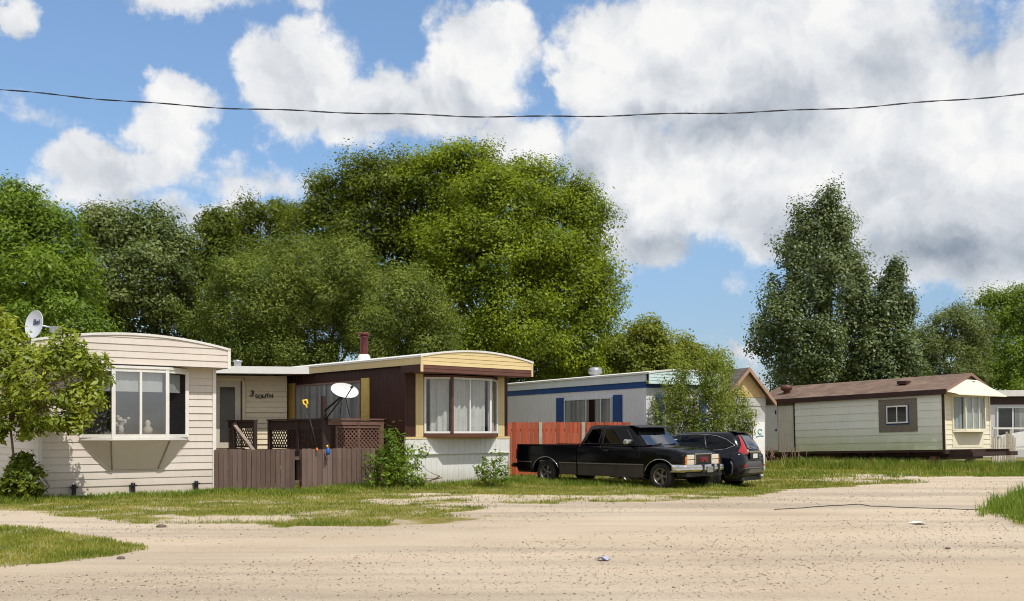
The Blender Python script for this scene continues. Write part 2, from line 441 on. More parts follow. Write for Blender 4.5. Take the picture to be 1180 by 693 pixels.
def flat_window(parent, p0, ux, n, W, z0, z1, mull=(), frame='white_trim', fw=0.05, proud=0.06, glass='glass', curtains=((0, 1, 'curtain'),), name='window', inside='dark_inside'):
    """window set on a wall plane: frame bars > pane, curtain, dark room behind"""
    p0, ux, n = Vector(p0), Vector(ux), Vector(n)
    P = lambda x, zz, off: p0 + ux * x + Vector((0, 0, zz)) + n * off
    fr = MB(); c = proud * 0.5 + 0.004
    for zz in (z0 + fw / 2, z1 - fw / 2):
        fr.bar(P(0, zz, c), P(W, zz, c), proud, fw)
    for x in [fw / 2, W - fw / 2] + [W * m for m in mull]:
        fr.bar(P(x, z0 + fw, c), P(x, z1 - fw, c), fw if x in (fw / 2, W - fw / 2) else fw * 0.8, proud - 0.006)
    fo = fr.build(name, frame, parent)
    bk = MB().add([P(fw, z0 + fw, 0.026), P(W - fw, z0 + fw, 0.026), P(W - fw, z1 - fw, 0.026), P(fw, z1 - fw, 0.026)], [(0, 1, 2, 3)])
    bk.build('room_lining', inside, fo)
    for i, (a, b, m_) in enumerate(curtains):
        curtain_mb(P(fw + (W - 2 * fw) * a, 0, 0.036), ux, (W - 2 * fw) * (b - a), z0 + fw, z1 - fw, n, 0.005, 0.15, i).build('curtain', m_, fo)
    g = MB().add([P(fw * 0.9, z0 + fw * 0.9, 0.049), P(W - fw * 0.9, z0 + fw * 0.9, 0.049), P(W - fw * 0.9, z1 - fw * 0.9, 0.049), P(fw * 0.9, z1 - fw * 0.9, 0.049)], [(0, 1, 2, 3)])
    g.build('pane', glass, fo)
    return fo


def bay_window(parent, xs, depth, z0, z1, mulls, frame='white_trim', fw=0.07, glass='glass', curtain='curtain', inside='dark_inside', cap_top=0.06, cap_bot=0.06, sill='white_trim',
               curtain_z=None, skip_curtain=(), amp=0.03):
    """three sided bay on the front wall (wall plane y=0, outward -y); xs = the four corner x"""
    pts = [(xs[0], -0.035), (xs[1], -depth), (xs[2], -depth), (xs[3], -0.035)]
    root = None
    fr = MB()
    for k in range(3):
        a, b = Vector((*pts[k], 0)), Vector((*pts[k + 1], 0))
        u = (b - a).normalized(); W = (b - a).length
        for zz in (z0 + fw / 2, z1 - fw / 2):
            fr.bar(a + Vector((0, 0, zz)), b + Vector((0, 0, zz)), fw * 0.8, fw)
        for m in mulls[k]:
            q = a + u * W * m
            fr.bar(q + Vector((0, 0, z0 + fw)), q + Vector((0, 0, z1 - fw)), fw * 0.75, fw * 0.7)
    for k in range(4):
        q = Vector((*pts[k], 0))
        fr.bar(q + Vector((0, 0, z0)), q + Vector((0, 0, z1)), fw * 1.1, fw)
    root = fr.build('bay_window', frame, parent)
    o = 0.05
    ring = [(xs[0] - o, -0.005), (xs[1] - o * 0.6, -depth - o), (xs[2] + o * 0.6, -depth - o), (xs[3] + o, -0.005)]
    MB().prism([(x, y, z1 + 0.002) for x, y in ring], (0, 0, cap_top)).build('head_board', sill, root)
    MB().prism([(x, y, z0 - cap_bot - 0.002) for x, y in ring], (0, 0, cap_bot)).build('sill', sill, root)
    # dim room behind: a panel right on the wall
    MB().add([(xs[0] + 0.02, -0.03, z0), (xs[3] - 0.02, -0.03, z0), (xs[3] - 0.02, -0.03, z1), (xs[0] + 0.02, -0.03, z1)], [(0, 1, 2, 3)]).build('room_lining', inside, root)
    for k in range(3):
        a, b = Vector((*pts[k], 0)), Vector((*pts[k + 1], 0))
        u = (b - a).normalized(); W = (b - a).length; nrm = Vector((u.y, -u.x, 0))
        g = MB().add([a + Vector((0, 0, z0 + fw * .9)), b + Vector((0, 0, z0 + fw * .9)), b + Vector((0, 0, z1 - fw * .9)), a + Vector((0, 0, z1 - fw * .9))], [(0, 1, 2, 3)])
        g.build('pane', glass, root)
        if curtain and k not in skip_curtain:
            ca, cb = curtain_z or (z0 + fw, z1 - fw)
            curtain_mb(a - nrm * 0.10 + u * 0.08, u, W - 0.16, ca, cb, nrm, amp, 0.17, k + 5).build('curtain', curtain, root)
    return root
# ------------------------------------------------------------------ camera, sun, sky
cam = bpy.data.cameras.new('camera'); co = bpy.data.objects.new('camera', cam); COL.objects.link(co)
co.location = (0, 0, EYE); co.rotation_euler = (R(90), 0, 0)
cam.sensor_width = 36.0; cam.lens = 36.0 * F / 1180.0; cam.shift_y = (HZ - 346.5) / 1180.0
cam.clip_start = 0.1; cam.clip_end = 6000
SC.camera = co
SUN_EL, SUN_AZ = R(57), math.atan2(0.57, -0.82)
su = bpy.data.lights.new('sun', 'SUN'); su.energy = 4.0; su.angle = R(0.4); su.color = (1.0, 0.955, 0.88)
so = bpy.data.objects.new('sun', su); COL.objects.link(so)
sd = Vector((math.sin(SUN_AZ) * math.cos(SUN_EL), math.cos(SUN_AZ) * math.cos(SUN_EL), math.sin(SUN_EL)))
so.rotation_euler = sd.to_track_quat('Z', 'Y').to_euler()
so.location = (20, -30, 50)
SC.view_settings.view_transform = 'Standard'; SC.view_settings.look = 'None'; SC.view_settings.exposure = 0
try:
    SC.cycles.use_denoising = True
    SC.cycles.filter_width = 1.05
    SC.cycles.max_bounces = 7; SC.cycles.transparent_max_bounces = 12
    SC.cycles.diffuse_bounces = 3; SC.cycles.glossy_bounces = 3
    SC.cycles.caustics_reflective = False; SC.cycles.caustics_refractive = False
    SC.cycles.sample_clamp_indirect = 4
except Exception:
    pass

wd = bpy.data.worlds.new('World'); SC.world = wd; wd.use_nodes = True
nt = wd.node_tree; nt.nodes.clear(); LK = nt.links.new
wo = nd(nt, 'ShaderNodeOutputWorld')
tcw = nd(nt, 'ShaderNodeTexCoord')
spw = nd(nt, 'ShaderNodeSeparateXYZ'); LK(tcw.outputs['Generated'], spw.inputs[0])
bg_sky = nd(nt, 'ShaderNodeBackground'); bg_sky.inputs[1].default_value = 0.125
sky = nd(nt, 'ShaderNodeTexSky', sky_type='NISHITA'); sky.sun_disc = False
sky.sun_elevation = SUN_EL; sky.sun_rotation = SUN_AZ; sky.altitude = 200; sky.air_density = 1.0; sky.dust_density = 0.25; sky.ozone_density = 2.0
tint = nd(nt, 'ShaderNodeMix', data_type='RGBA', blend_type='MULTIPLY'); tint.inputs['Factor'].default_value = 1
LK(sky.outputs[0], tint.inputs[6]); hz_ = ramp(nt, spw.outputs[2], [(0.0, (0.60, 0.60, 0.70)), (0.10, (0.76, 0.80, 0.88)), (0.22, (1.08, 1.15, 1.18)), (0.45, (1.34, 1.44, 1.47))])
LK(hz_, tint.inputs[7])
LK(tint.outputs[2], bg_sky.inputs[0])


def mth(op, a, b=None, c=None, clamp=False):
    n = nd(nt, 'ShaderNodeMath', operation=op, use_clamp=clamp)
    for i, x in enumerate((a, b, c)):
        if x is None: continue
        if isinstance(x, (int, float)): n.inputs[i].default_value = x
        else: LK(x, n.inputs[i])
    return n.outputs[0]


def vmt(op, a, b):
    n = nd(nt, 'ShaderNodeVectorMath', operation=op)
    for i, x in enumerate((a, b)):
        if isinstance(x, (tuple, list)): n.inputs[i].default_value = x
        else: LK(x, n.inputs[i])
    return n


def step(x, a, b):
    n = nd(nt, 'ShaderNodeMapRange', interpolation_type='SMOOTHSTEP', clamp=True)
    LK(x, n.inputs[0]); n.inputs[1].default_value = a; n.inputs[2].default_value = b
    return n.outputs[0]


azn = mth('ARCTAN2', spw.outputs[0], spw.outputs[1])
eln = mth('ARCSINE', spw.outputs[2])
cb = nd(nt, 'ShaderNodeCombineXYZ'); LK(azn, cb.inputs[0]); LK(eln, cb.inputs[1])
PV = cb.outputs[0]                                  # the sky as (azimuth, elevation)


def fbm(vec, scale, detail=9.0, rough=0.55, off=(0, 0, 0)):
    v = vmt('ADD', vec, off).outputs[0]
    n = nd(nt, 'ShaderNodeTexNoise', noise_dimensions='2D', i_Scale=scale, i_Detail=detail, i_Roughness=rough)
    LK(v, n.inputs['Vector'])
    return n.outputs['Fac']


def skypos(px, py):
    u, v = (px - 590) / F, (HZ - py) / F
    return math.atan(u), math.atan(v / math.sqrt(1 + u * u))


# warp the lookup so that the cloud outlines billow
wn = nd(nt, 'ShaderNodeTexNoise', noise_dimensions='2D', i_Scale=8.0, i_Detail=5.0, i_Roughness=0.55); LK(PV, wn.inputs['Vector'])
wv = vmt('SUBTRACT', wn.outputs['Color'], (0.5, 0.5, 0.5)).outputs[0]
wv = vmt('MULTIPLY', wv, (0.065, 0.045, 0)).outputs[0]
wn2 = nd(nt, 'ShaderNodeTexNoise', noise_dimensions='2D', i_Scale=34.0, i_Detail=5.0, i_Roughness=0.62); LK(PV, wn2.inputs['Vector'])
wv2 = vmt('MULTIPLY', vmt('SUBTRACT', wn2.outputs['Color'], (0.5, 0.5, 0.5)).outputs[0], (0.026, 0.022, 0)).outputs[0]
PW = vmt('ADD', vmt('ADD', PV, wv).outputs[0], wv2).outputs[0]


def blobs(lst):
    cur = None
    for (px, py, rx, ry, w) in lst:
        a, e = skypos(px, py)
        d = vmt('SUBTRACT', PW, (a, e, 0)).outputs[0]
        d = vmt('MULTIPLY', d, (F / rx, F / ry, 0)).outputs[0]
        n = nd(nt, 'ShaderNodeVectorMath', operation='LENGTH'); LK(d, n.inputs[0])
        v = mth('MULTIPLY_ADD', n.outputs['Value'], -w, w)
        cur = v if cur is None else mth('MAXIMUM', cur, v)
    return cur


CLOUDS = [(345, 82, 72, 58, 1), (322, 118, 58, 50, 1), (415, 122, 88, 44, 1), (490, 125, 70, 42, 1),
          (552, 60, 74, 72, 1), (585, 30, 40, 40, 1), (540, 108, 88, 48, 1),
          (208, 122, 48, 36, 1), (182, 160, 62, 44, 1), (115, 190, 72, 32, 0.8), (170, 195, 60, 30, 0.7),
          (205, 243, 175, 36, 0.62), (290, 212, 110, 28, 0.50), (120, 215, 90, 30, 0.6), (12, 16, 26, 24, 0.9), (230, 2, 110, 18, 0.5), (340, 3, 60, 16, 0.45),
          (600, 168, 56, 42, 1), (642, 92, 18, 18, 0.5), (40, 135, 70, 18, 0.25),
          (705, 50, 80, 85, 1), (690, 110, 70, 70, 1), (700, 170, 90, 60, 1), (740, 290, 70, 34, 1), (690, 260, 50, 60, 0.9), (1150, 330, 70, 30, .8), (1060, 300, 110, 50, 1), (790, 60, 150, 110, 1), (930, 70, 230, 130, 1), (1080, 140, 200, 130, 1),
          (765, 215, 130, 80, 1), (900, 200, 210, 100, 1), (1060, 210, 190, 120, 1), (1130, 285, 130, 62, 1), (960, 260, 150, 60, 1),
          (725, 275, 70, 46, 1), (690, 215, 70, 60, 0.9), (850, 410, 34, 14, 0.6), (700, 405, 40, 14, 0.4), (840, 330, 30, 26, 0.25)]
# shaded undersides and hollows
SHADE = [(830, 147, 170, 34, 0.78), (735, 140, 90, 24, 0.6), (930, 100, 130, 45, 0.55), (1000, 80, 90, 40, 0.5), (752, 280, 90, 40, 1.05), (700, 240, 40, 40, 0.5),
         (1120, 275, 130, 62, 1.15), (1060, 290, 90, 40, 1.1), (940, 262, 110, 44, 0.75), (1130, 60, 80, 50, 0.4), (660, 195, 40, 36, 0.7), (780, 92, 60, 40, 0.45),
         (400, 140, 110, 22, 0.35), (545, 120, 80, 30, 0.35), (150, 200, 90, 30, 0.3), (220, 248, 150, 20, 0.35), (850, 250, 80, 30, 0.6), (1020, 205, 60, 60, 0.45)]
bl = blobs(CLOUDS)
n1 = fbm(PV, 16.0, 12.0, 0.62)
n2 = fbm(PW, 9.0, 7.0, 0.48, (7.3, 2.1, 0))
n3 = fbm(PW, 9.0, 7.0, 0.48, (7.3 - 0.014, 2.1 - 0.024, 0))
nb_ = fbm(PV, 5.0, 4.0, 0.5, (3.1, 1.7, 0))
# outside the part of the sky in the photo: unseen cumulus from the noise, cover raised to fill the shade
front = step(spw.outputs[1], 0.72, 0.80)
low = step(spw.outputs[2], 0.55, 0.42)
pic = mth('MULTIPLY', front, low)
gen = mth('MULTIPLY_ADD', nb_, 3.2, -1.05)
dens0 = nd(nt, 'ShaderNodeMix', data_type='FLOAT'); LK(pic, dens0.inputs['Factor']); LK(gen, dens0.inputs[2]); LK(bl, dens0.inputs[3])
dens = mth('MULTIPLY_ADD', mth('SUBTRACT', n1, 0.5), 1.2, dens0.outputs[0])
alpha = step(dens, 0.03, 0.42)
horizon_fade = step(spw.outputs[2], -0.01, 0.05)
alpha = mth('MULTIPLY', mth('MULTIPLY', alpha, horizon_fade), 0.97)
n4 = fbm(PW, 30.0, 8.0, 0.58, (2.3, 5.1, 0))
n5 = fbm(PW, 30.0, 8.0, 0.58, (2.3 - 0.005, 5.1 - 0.009, 0))
bump = mth('ADD', mth('MULTIPLY', mth('SUBTRACT', n2, n3), 1.0), mth('MULTIPLY', mth('SUBTRACT', n4, n5), 0.22))
shade = blobs(SHADE)
shade = mth('MAXIMUM', shade, 0.0)
shade = mth('MULTIPLY', shade, mth('MULTIPLY_ADD', n2, 0.8, 0.6))
thin = step(dens, 0.75, 0.1)                       # wispy edges catch less light
lum = mth('SUBTRACT', mth('ADD', mth('MULTIPLY_ADD', mth('SUBTRACT', n1, 0.5), 0.08, 0.90), bump), mth('MULTIPLY', shade, 0.55))
lum = mth('SUBTRACT', lum, mth('MULTIPLY', thin, 0.08))
lum = mth('MAXIMUM', mth('MINIMUM', lum, 1.06), 0.27)
cc = ramp(nt, lum, [(0.25, (0.25, 0.30, 0.375)), (0.5, (0.49, 0.53, 0.585)), (0.78, (0.77, 0.79, 0.82)), (1.0, (0.97, 0.96, 0.945))])
bg_cl = nd(nt, 'ShaderNodeBackground'); LK(cc, bg_cl.inputs[0]); bg_cl.inputs[1].default_value = 1.0
mxw = nd(nt, 'ShaderNodeMixShader'); LK(alpha, mxw.inputs[0]); LK(bg_sky.outputs[0], mxw.inputs[1]); LK(bg_cl.outputs[0], mxw.inputs[2])
LK(mxw.outputs[0], wo.inputs['Surface'])
try:
    wd.cycles.sampling_method = 'MANUAL'; wd.cycles.sample_map_resolution = 512
except Exception:
    pass

# ------------------------------------------------------------------ ground
def vnoise(x, y, seed=0):
    x = np.asarray(x, float); y = np.asarray(y, float)
    xi = np.floor(x).astype(np.int64); yi = np.floor(y).astype(np.int64)
    fx = x - xi; fy = y - yi; fx = fx * fx * (3 - 2 * fx); fy = fy * fy * (3 - 2 * fy)

    def h(a, b):
        n = (a * 374761393 + b * 668265263 + seed * 1442695041) & 0xFFFFFFFF
        n = ((n ^ (n >> 13)) * 1274126177) & 0xFFFFFFFF
        return ((n ^ (n >> 16)) & 0xFFFF) / 65535.0
    return (h(xi, yi) * (1 - fx) + h(xi + 1, yi) * fx) * (1 - fy) + (h(xi, yi + 1) * (1 - fx) + h(xi + 1, yi + 1) * fx) * fy


def fbm_np(x, y, seed=0, oct=4):
    s = 0; a = 0.5
    for o in range(oct):
        s = s + a * vnoise(x * 2 ** o, y * 2 ** o, seed + o); a *= 0.5
    return s / (1 - 0.5 ** oct)


def inside(poly, x, y):
    r = np.zeros(np.shape(x), bool); n = len(poly)
    for i in range(n):
        x0, y0 = poly[i]; x1, y1 = poly[(i + 1) % n]
        if y0 == y1: continue
        c = (y0 > y) != (y1 > y)
        r ^= c & (x < (x1 - x0) * (y - y0) / (y1 - y0) + x0)
    return r


LAWN = [ground(*p) for p in [(-260, 591), (0, 587), (50, 592), (100, 599), (175, 603), (300, 605), (425, 607), (500, 602), (557, 597), (525, 591), (560, 586), (600, 583), (690, 580),
                             (755, 578), (840, 573), (893, 570), (872, 562), (950, 561), (1060, 557), (1075, 554), (1040, 551), (1100, 549), (1180, 550), (1500, 553)]] \
    + [(48, 75), (-40, 75)]
ISLAND = [ground(*p) for p in [(-150, 604), (0, 606), (60, 611), (130, 621), (183, 632), (130, 641), (60, 649), (0, 655), (-150, 668)]]
TALL = [ground(*p) for p in [(1130, 592), (1146, 580), (1180, 567), (1300, 556), (1420, 600), (1250, 620), (1180, 608), (1150, 602)]]
BARE = [[ground(*p) for p in q] for q in (
    [(425, 575), (480, 570), (600, 570), (615, 583), (480, 589)], [(170, 594), (340, 592), (360, 602), (190, 603)], [(592, 571), (695, 572), (705, 580), (610, 584)],
    [(700, 572), (780, 570), (800, 575), (720, 578)], [(960, 548), (1060, 546), (1060, 553), (940, 555)])]


def density(x, y):
    """how thickly grass grows at a point of the ground, 0..1"""
    x = np.asarray(x, float); y = np.asarray(y, float)
    k = y / 24.0
    wx = ((fbm_np(x * 1.1, y * 1.1, 3) - 0.5) * 1.7 + (vnoise(x * 9, y * 9, 13) - .5) * .5) * k; wy = ((fbm_np(x * 1.1, y * 1.1, 9) - 0.5) * 1.7 + (vnoise(x * 9, y * 9, 17) - .5) * .5) * k
    g = (inside(LAWN, x + wx, y + wy) | inside(ISLAND, x + wx * .5, y + wy * .4) | inside(TALL, x + wx * .4, y + wy * .4)).astype(float)
    pn = fbm_np(x * 1.6, y * 1.6, 21)
    bare = np.zeros_like(g)
    for b in BARE:
        bare = np.maximum(bare, inside(b, x + wx * 1.3, y + wy * 1.3).astype(float))
    g *= 1 - bare * np.clip((pn - 0.30) * 5, 0, 1) * 0.92
    g *= 0.45 + 0.55 * np.clip((fbm_np(x * 2.3, y * 2.3, 31) - 0.30) * 4, 0, 1)
    return g


def gz(x, y):
    """height of the ground: almost flat, a shallow dip where the dark car stands, low bumps"""
    x = np.asarray(x, float); y = np.asarray(y, float)
    z = -0.15 * np.exp(-(((x - 7.0) / 2.2) ** 2 + ((y - 28.6) / 2.2) ** 2))
    z = z + (fbm_np(x * 0.35, y * 0.35, 55, 3) - 0.5) * 0.06 * np.clip((y - 5) / 10, 0, 1) * (np.abs(x) < 60) * (y < 75)
    z = z + 0.16 * inside(TALL, x, y) * 0.3
    return z


def axis(a, b, st, lo, hi):
    return np.array(lo + list(np.arange(a, b + 1e-6, st)) + hi)


gx = axis(-24, 34, 0.22, [-4000, -900, -300, -120, -60, -35], [45, 70, 130, 320, 900, 4000])
gy = axis(7.0, 48, 0.2, [-4000, -600, -150, -40, -8, 2], [55, 70, 110, 200, 420, 1000, 4500])
GX, GY = np.meshgrid(gx, gy)
GZ = gz(GX, GY)
# averaged grass cover for the soil shader
cov = np.zeros_like(GX)
for dx, dy in ((-.07, -.07), (.07, -.07), (-.07, .07), (.07, .07), (0, 0)):
    cov += density(GX + dx, GY + dy) / 5
cov[(GX < -24.5) | (GX > 34.5) | (GY > 49)] = 0.8
cov[GY < 6.5] = 0.0
nx, ny = len(gx), len(gy)


def ground_piece(name, sel):
    """the faces of the one ground sheet picked by sel"""
    idx = (np.arange(ny - 1)[:, None] * nx + np.arange(nx - 1)[None, :])
    q = np.stack([idx, idx + 1, idx + 1 + nx, idx + nx], -1)[sel]
    used, inv = np.unique(q, return_inverse=True); q = inv.reshape(q.shape)
    co_ = np.stack([GX, GY, GZ], -1).reshape(-1, 3)[used]
    me = bpy.data.meshes.new(name)
    me.vertices.add(len(co_)); me.vertices.foreach_set('co', co_.ravel())
    me.loops.add(q.size); me.loops.foreach_set('vertex_index', q.ravel())
    me.polygons.add(len(q)); me.polygons.foreach_set('loop_start', np.arange(len(q)) * 4); me.polygons.foreach_set('loop_total', np.full(len(q), 4))
    me.polygons.foreach_set('use_smooth', np.ones(len(q), bool))
    at_ = me.attributes.new('cover', 'FLOAT', 'POINT'); at_.data.foreach_set('value', cov.reshape(-1)[used].astype(np.float32))
    me.update(calc_edges=True); me.validate()
    o = bpy.data.objects.new(name, me); COL.objects.link(o)
    me.materials.append(M['earth'])
    return tag(o, kind='structure')


def earth_mat():
    m, nt, out = new_mat('sandy earth and gravel')
    L = nt.links.new
    b = nd(nt, 'ShaderNodeBsdfPrincipled', i_Roughness=0.95); b.inputs['Specular IOR Level'].default_value = 0.15
    ge = nd(nt, 'ShaderNodeNewGeometry')
    big = nd(nt, 'ShaderNodeTexNoise', i_Scale=0.16, i_Detail=7.0, i_Roughness=0.6); L(ge.outputs['Position'], big.inputs['Vector'])
    mpt = nd(nt, 'ShaderNodeMapping'); mpt.inputs['Rotation'].default_value = (0, 0, R(-36)); mpt.inputs['Scale'].default_value = (0.07, 0.85, 1)
    L(ge.outputs['Position'], mpt.inputs['Vector'])
    tr = nd(nt, 'ShaderNodeTexNoise', i_Scale=1.0, i_Detail=5.0, i_Roughness=0.55); L(mpt.outputs[0], tr.inputs['Vector'])     # wheel tracks across the road
    fin = nd(nt, 'ShaderNodeTexNoise', i_Scale=30.0, i_Detail=8.0, i_Roughness=0.75); L(ge.outputs['Position'], fin.inputs['Vector'])
    c1 = ramp(nt, big.outputs['Fac'], [(0.3, (0.400, 0.320, 0.232)), (0.55, (0.478, 0.394, 0.298)), (0.75, (0.530, 0.450, 0.352))])
    c2 = ramp(nt, tr.outputs['Fac'], [(0.36, (0.80, 0.805, 0.825)), (0.5, (1.0, 1.0, 1.0)), (0.64, (1.10, 1.09, 1.07))])
    c3 = ramp(nt, fin.outputs['Fac'], [(0.25, (0.62, 0.60, 0.57)), (0.45, (0.97, 0.97, 0.97)), (0.8, (1.15, 1.15, 1.15))])

    def mul(a, b_):
        x = nd(nt, 'ShaderNodeMix', data_type='RGBA', blend_type='MULTIPLY'); x.inputs['Factor'].default_value = 1
        L(a, x.inputs[6]); L(b_, x.inputs[7]); return x.outputs[2]
    soil = mul(mul(c1, c2), c3)
    # small stones seen as specks
    vo = nd(nt, 'ShaderNodeTexVoronoi', i_Scale=24.0); L(ge.outputs['Position'], vo.inputs['Vector'])
    sp = nd(nt, 'ShaderNodeMath', operation='LESS_THAN'); L(vo.outputs['Distance'], sp.inputs[0]); sp.inputs[1].default_value = 0.20
    spc = nd(nt, 'ShaderNodeSeparateColor'); L(vo.outputs['Color'], spc.inputs[0])
    gt = nd(nt, 'ShaderNodeMath', operation='GREATER_THAN'); L(spc.outputs[0], gt.inputs[0]); gt.inputs[1].default_value = 0.62
    pa = ramp(nt, tr.outputs['Fac'], [(0.40, (0.95, 0.95, 0.95)), (0.6, (0.25, 0.25, 0.25))])
    ps = nd(nt, 'ShaderNodeMath', operation='MULTIPLY'); L(sp.outputs[0], ps.inputs[0]); L(gt.outputs[0], ps.inputs[1])
    ps2 = nd(nt, 'ShaderNodeMath', operation='MULTIPLY'); L(ps.outputs[0], ps2.inputs[0]); L(pa, ps2.inputs[1])
    stc = ramp(nt, spc.outputs[1], [(0.2, (0.16, 0.12, 0.09)), (0.6, (0.33, 0.27, 0.21)), (0.9, (0.55, 0.50, 0.44))])
    m1 = nd(nt, 'ShaderNodeMix', data_type='RGBA'); L(ps2.outputs[0], m1.inputs['Factor']); L(soil, m1.inputs[6]); L(stc, m1.inputs[7])
    # thatch under the grass
    at_ = nd(nt, 'ShaderNodeAttribute', attribute_name='cover')
    gn = nd(nt, 'ShaderNodeTexNoise', i_Scale=7.0, i_Detail=8.0, i_Roughness=0.7); L(ge.outputs['Position'], gn.inputs['Vector'])
    gc = ramp(nt, gn.outputs['Fac'], [(0.3, (0.085, 0.085, 0.014)), (0.5, (0.18, 0.16, 0.035)), (0.72, (0.36, 0.28, 0.11))])
    fa = nd(nt, 'ShaderNodeMath', operation='ADD'); L(at_.outputs['Fac'], fa.inputs[0])
    g2 = nd(nt, 'ShaderNodeMath', operation='MULTIPLY_ADD'); L(gn.outputs['Fac'], g2.inputs[0]); g2.inputs[1].default_value = 1.2; g2.inputs[2].default_value = -0.62
    L(g2.outputs[0], fa.inputs[1])
    ff = nd(nt, 'ShaderNodeMapRange', interpolation_type='SMOOTHSTEP', clamp=True); L(fa.outputs[0], ff.inputs[0]); ff.inputs[1].default_value = 0.28; ff.inputs[2].default_value = 0.82
    m2 = nd(nt, 'ShaderNodeMix', data_type='RGBA'); L(ff.outputs[0], m2.inputs['Factor']); L(m1.outputs[2], m2.inputs[6]); L(gc, m2.inputs[7])
    L(m2.outputs[2], b.inputs['Base Color'])
    bp = nd(nt, 'ShaderNodeBump', i_Strength=0.6, i_Distance=0.03); L(fin.outputs['Fac'], bp.inputs['Height']); L(bp.outputs[0], b.inputs['Normal'])
    L(b.outputs[0], out.inputs['Surface'])
    return m


M['earth'] = earth_mat()
cx_ = (GX[:-1, :-1] + GX[1:, 1:]) / 2; cy_ = (GY[:-1, :-1] + GY[1:, 1:]) / 2
ROAD = [(-40, -8), (-40, 11.0)] + [ground(*p) for p in [(-60, 640), (183, 634), (430, 609), (557, 598), (610, 585), (893, 571), (1075, 556), (1200, 551), (1320, 551)]] + [(45, 31), (45, -8)]
road_sel = inside(ROAD, cx_, cy_) & ~inside(ISLAND, cx_, cy_) & ~inside(TALL, cx_, cy_)
ground_piece('gravel_road', road_sel)
ground_piece('ground', ~road_sel)


def np_obj(name, co_, loops, total, mat, parent=None, smooth=False):
    me = bpy.data.meshes.new(name)
    co_ = np.ascontiguousarray(co_, np.float32); loops = np.ascontiguousarray(loops, np.int32)
    nf = loops.size // total
    me.vertices.add(len(co_)); me.vertices.foreach_set('co', co_.ravel())
    me.loops.add(loops.size); me.loops.foreach_set('vertex_index', loops.ravel())
    me.polygons.add(nf); me.polygons.foreach_set('loop_start', np.arange(nf, dtype=np.int32) * total); me.polygons.foreach_set('loop_total', np.full(nf, total, np.int32))
    me.update(calc_edges=True)
    me.materials.append(M[mat] if isinstance(mat, str) else mat)
    o = bpy.data.objects.new(name, me); COL.objects.link(o)
    if parent: o.parent = parent
    return o


# grass ------------------------------------------------------------
M['grass'] = leaf_mat('grass blades', (0.085, 0.130, 0.008), (0.195, 0.240, 0.020), (0.42, 0.355, 0.10), 0.30, 0.03, (1.2, 1.2, 0.5))
M['grass_lush'] = leaf_mat('lush grass blades', (0.060, 0.120, 0.006), (0.135, 0.220, 0.012), (0.270, 0.320, 0.045), 0.35, 0.03, (1.2, 1.2, 0.5))


def blades(x, y, h, w, lean=0.45):
    n = len(x); z = gz(x, y) - 0.01
    a = RNG.random(n) * 2 * np.pi; b = RNG.random(n) * 2 * np.pi
    ln = lean * h * RNG.random(n)
    p0 = np.stack([x - np.cos(a) * w / 2, y - np.sin(a) * w / 2, z], -1)
    p1 = np.stack([x + np.cos(a) * w / 2, y + np.sin(a) * w / 2, z], -1)
    m0 = np.stack([x - np.cos(a) * w * .35 + np.cos(b) * ln * .35, y - np.sin(a) * w * .35 + np.sin(b) * ln * .35, z + h * .6], -1)
    m1 = np.stack([x + np.cos(a) * w * .35 + np.cos(b) * ln * .35, y + np.sin(a) * w * .35 + np.sin(b) * ln * .35, z + h * .6], -1)
    t = np.stack([x + np.cos(b) * ln, y + np.sin(b) * ln, z + h], -1)
    V = np.stack([p0, p1, m0, m1, t], 1).reshape(-1, 3)
    o = np.arange(n)[:, None] * 5
    T = np.concatenate([o + [0, 1, 3], o + [0, 3, 2], o + [2, 3, 4]], 1)
    return V, T.reshape(-1)


def scatter(x0, x1, y0, y1, per, rng=RNG):
    n = int((x1 - x0) * (y1 - y0) * per)
    x = rng.random(n) * (x1 - x0) + x0; y = rng.random(n) * (y1 - y0) + y0
    m = np.abs(x) < y * 0.56 + 0.8                     # only what a camera near the road could see
    x, y = x[m], y[m]
    k = rng.random(len(x)) < density(x, y)
    return x[k], y[k]


# each (point, radius, extra height): unmown fringes along walls, fences and wheels
TUFTS = [(ground(p, q), r_, e) for p, q, r_, e in
         [(60, 574, 1.0, .05), (120, 573, 1.0, .05), (180, 571, 1.0, .06), (230, 569, .9, .06), (275, 569, 1.1, .07), (320, 569, 1.1, .08), (370, 566, 1.1, .09), (410, 563, 1.1, .10), (450, 563, 1.2, .12),
          (500, 560, 1.2, .10), (555, 559, 1.2, .12), (600, 557, 1.3, .13), (650, 557, 1.2, .10), (690, 559, 1.2, .10), (740, 560, 1.2, .10), (800, 560, 1.2, .08),
          (20, 577, 1.2, .08)]]
TUFTS += [((7.5 + i * 1.4, 33.2 + (i % 3) * 0.9), 1.5, .06) for i in range(11)]
TUFTS += [((11.5 + i * 1.0, 40.6 - i * 0.55), 1.5, .34) for i in range(8)] + [((18 + i * 1.2, 36.9 + i * 0.3), 1.3, .26) for i in range(5)]


def hfield(x, y, base):
    h = np.full(len(x), base)
    for (c, r_, e) in TUFTS:
        h = np.maximum(h, base + e * np.clip(1.3 - np.hypot(x - c[0], y - c[1]) / r_, 0, 1))
    return h * (0.55 + 0.75 * RNG.random(len(x)))


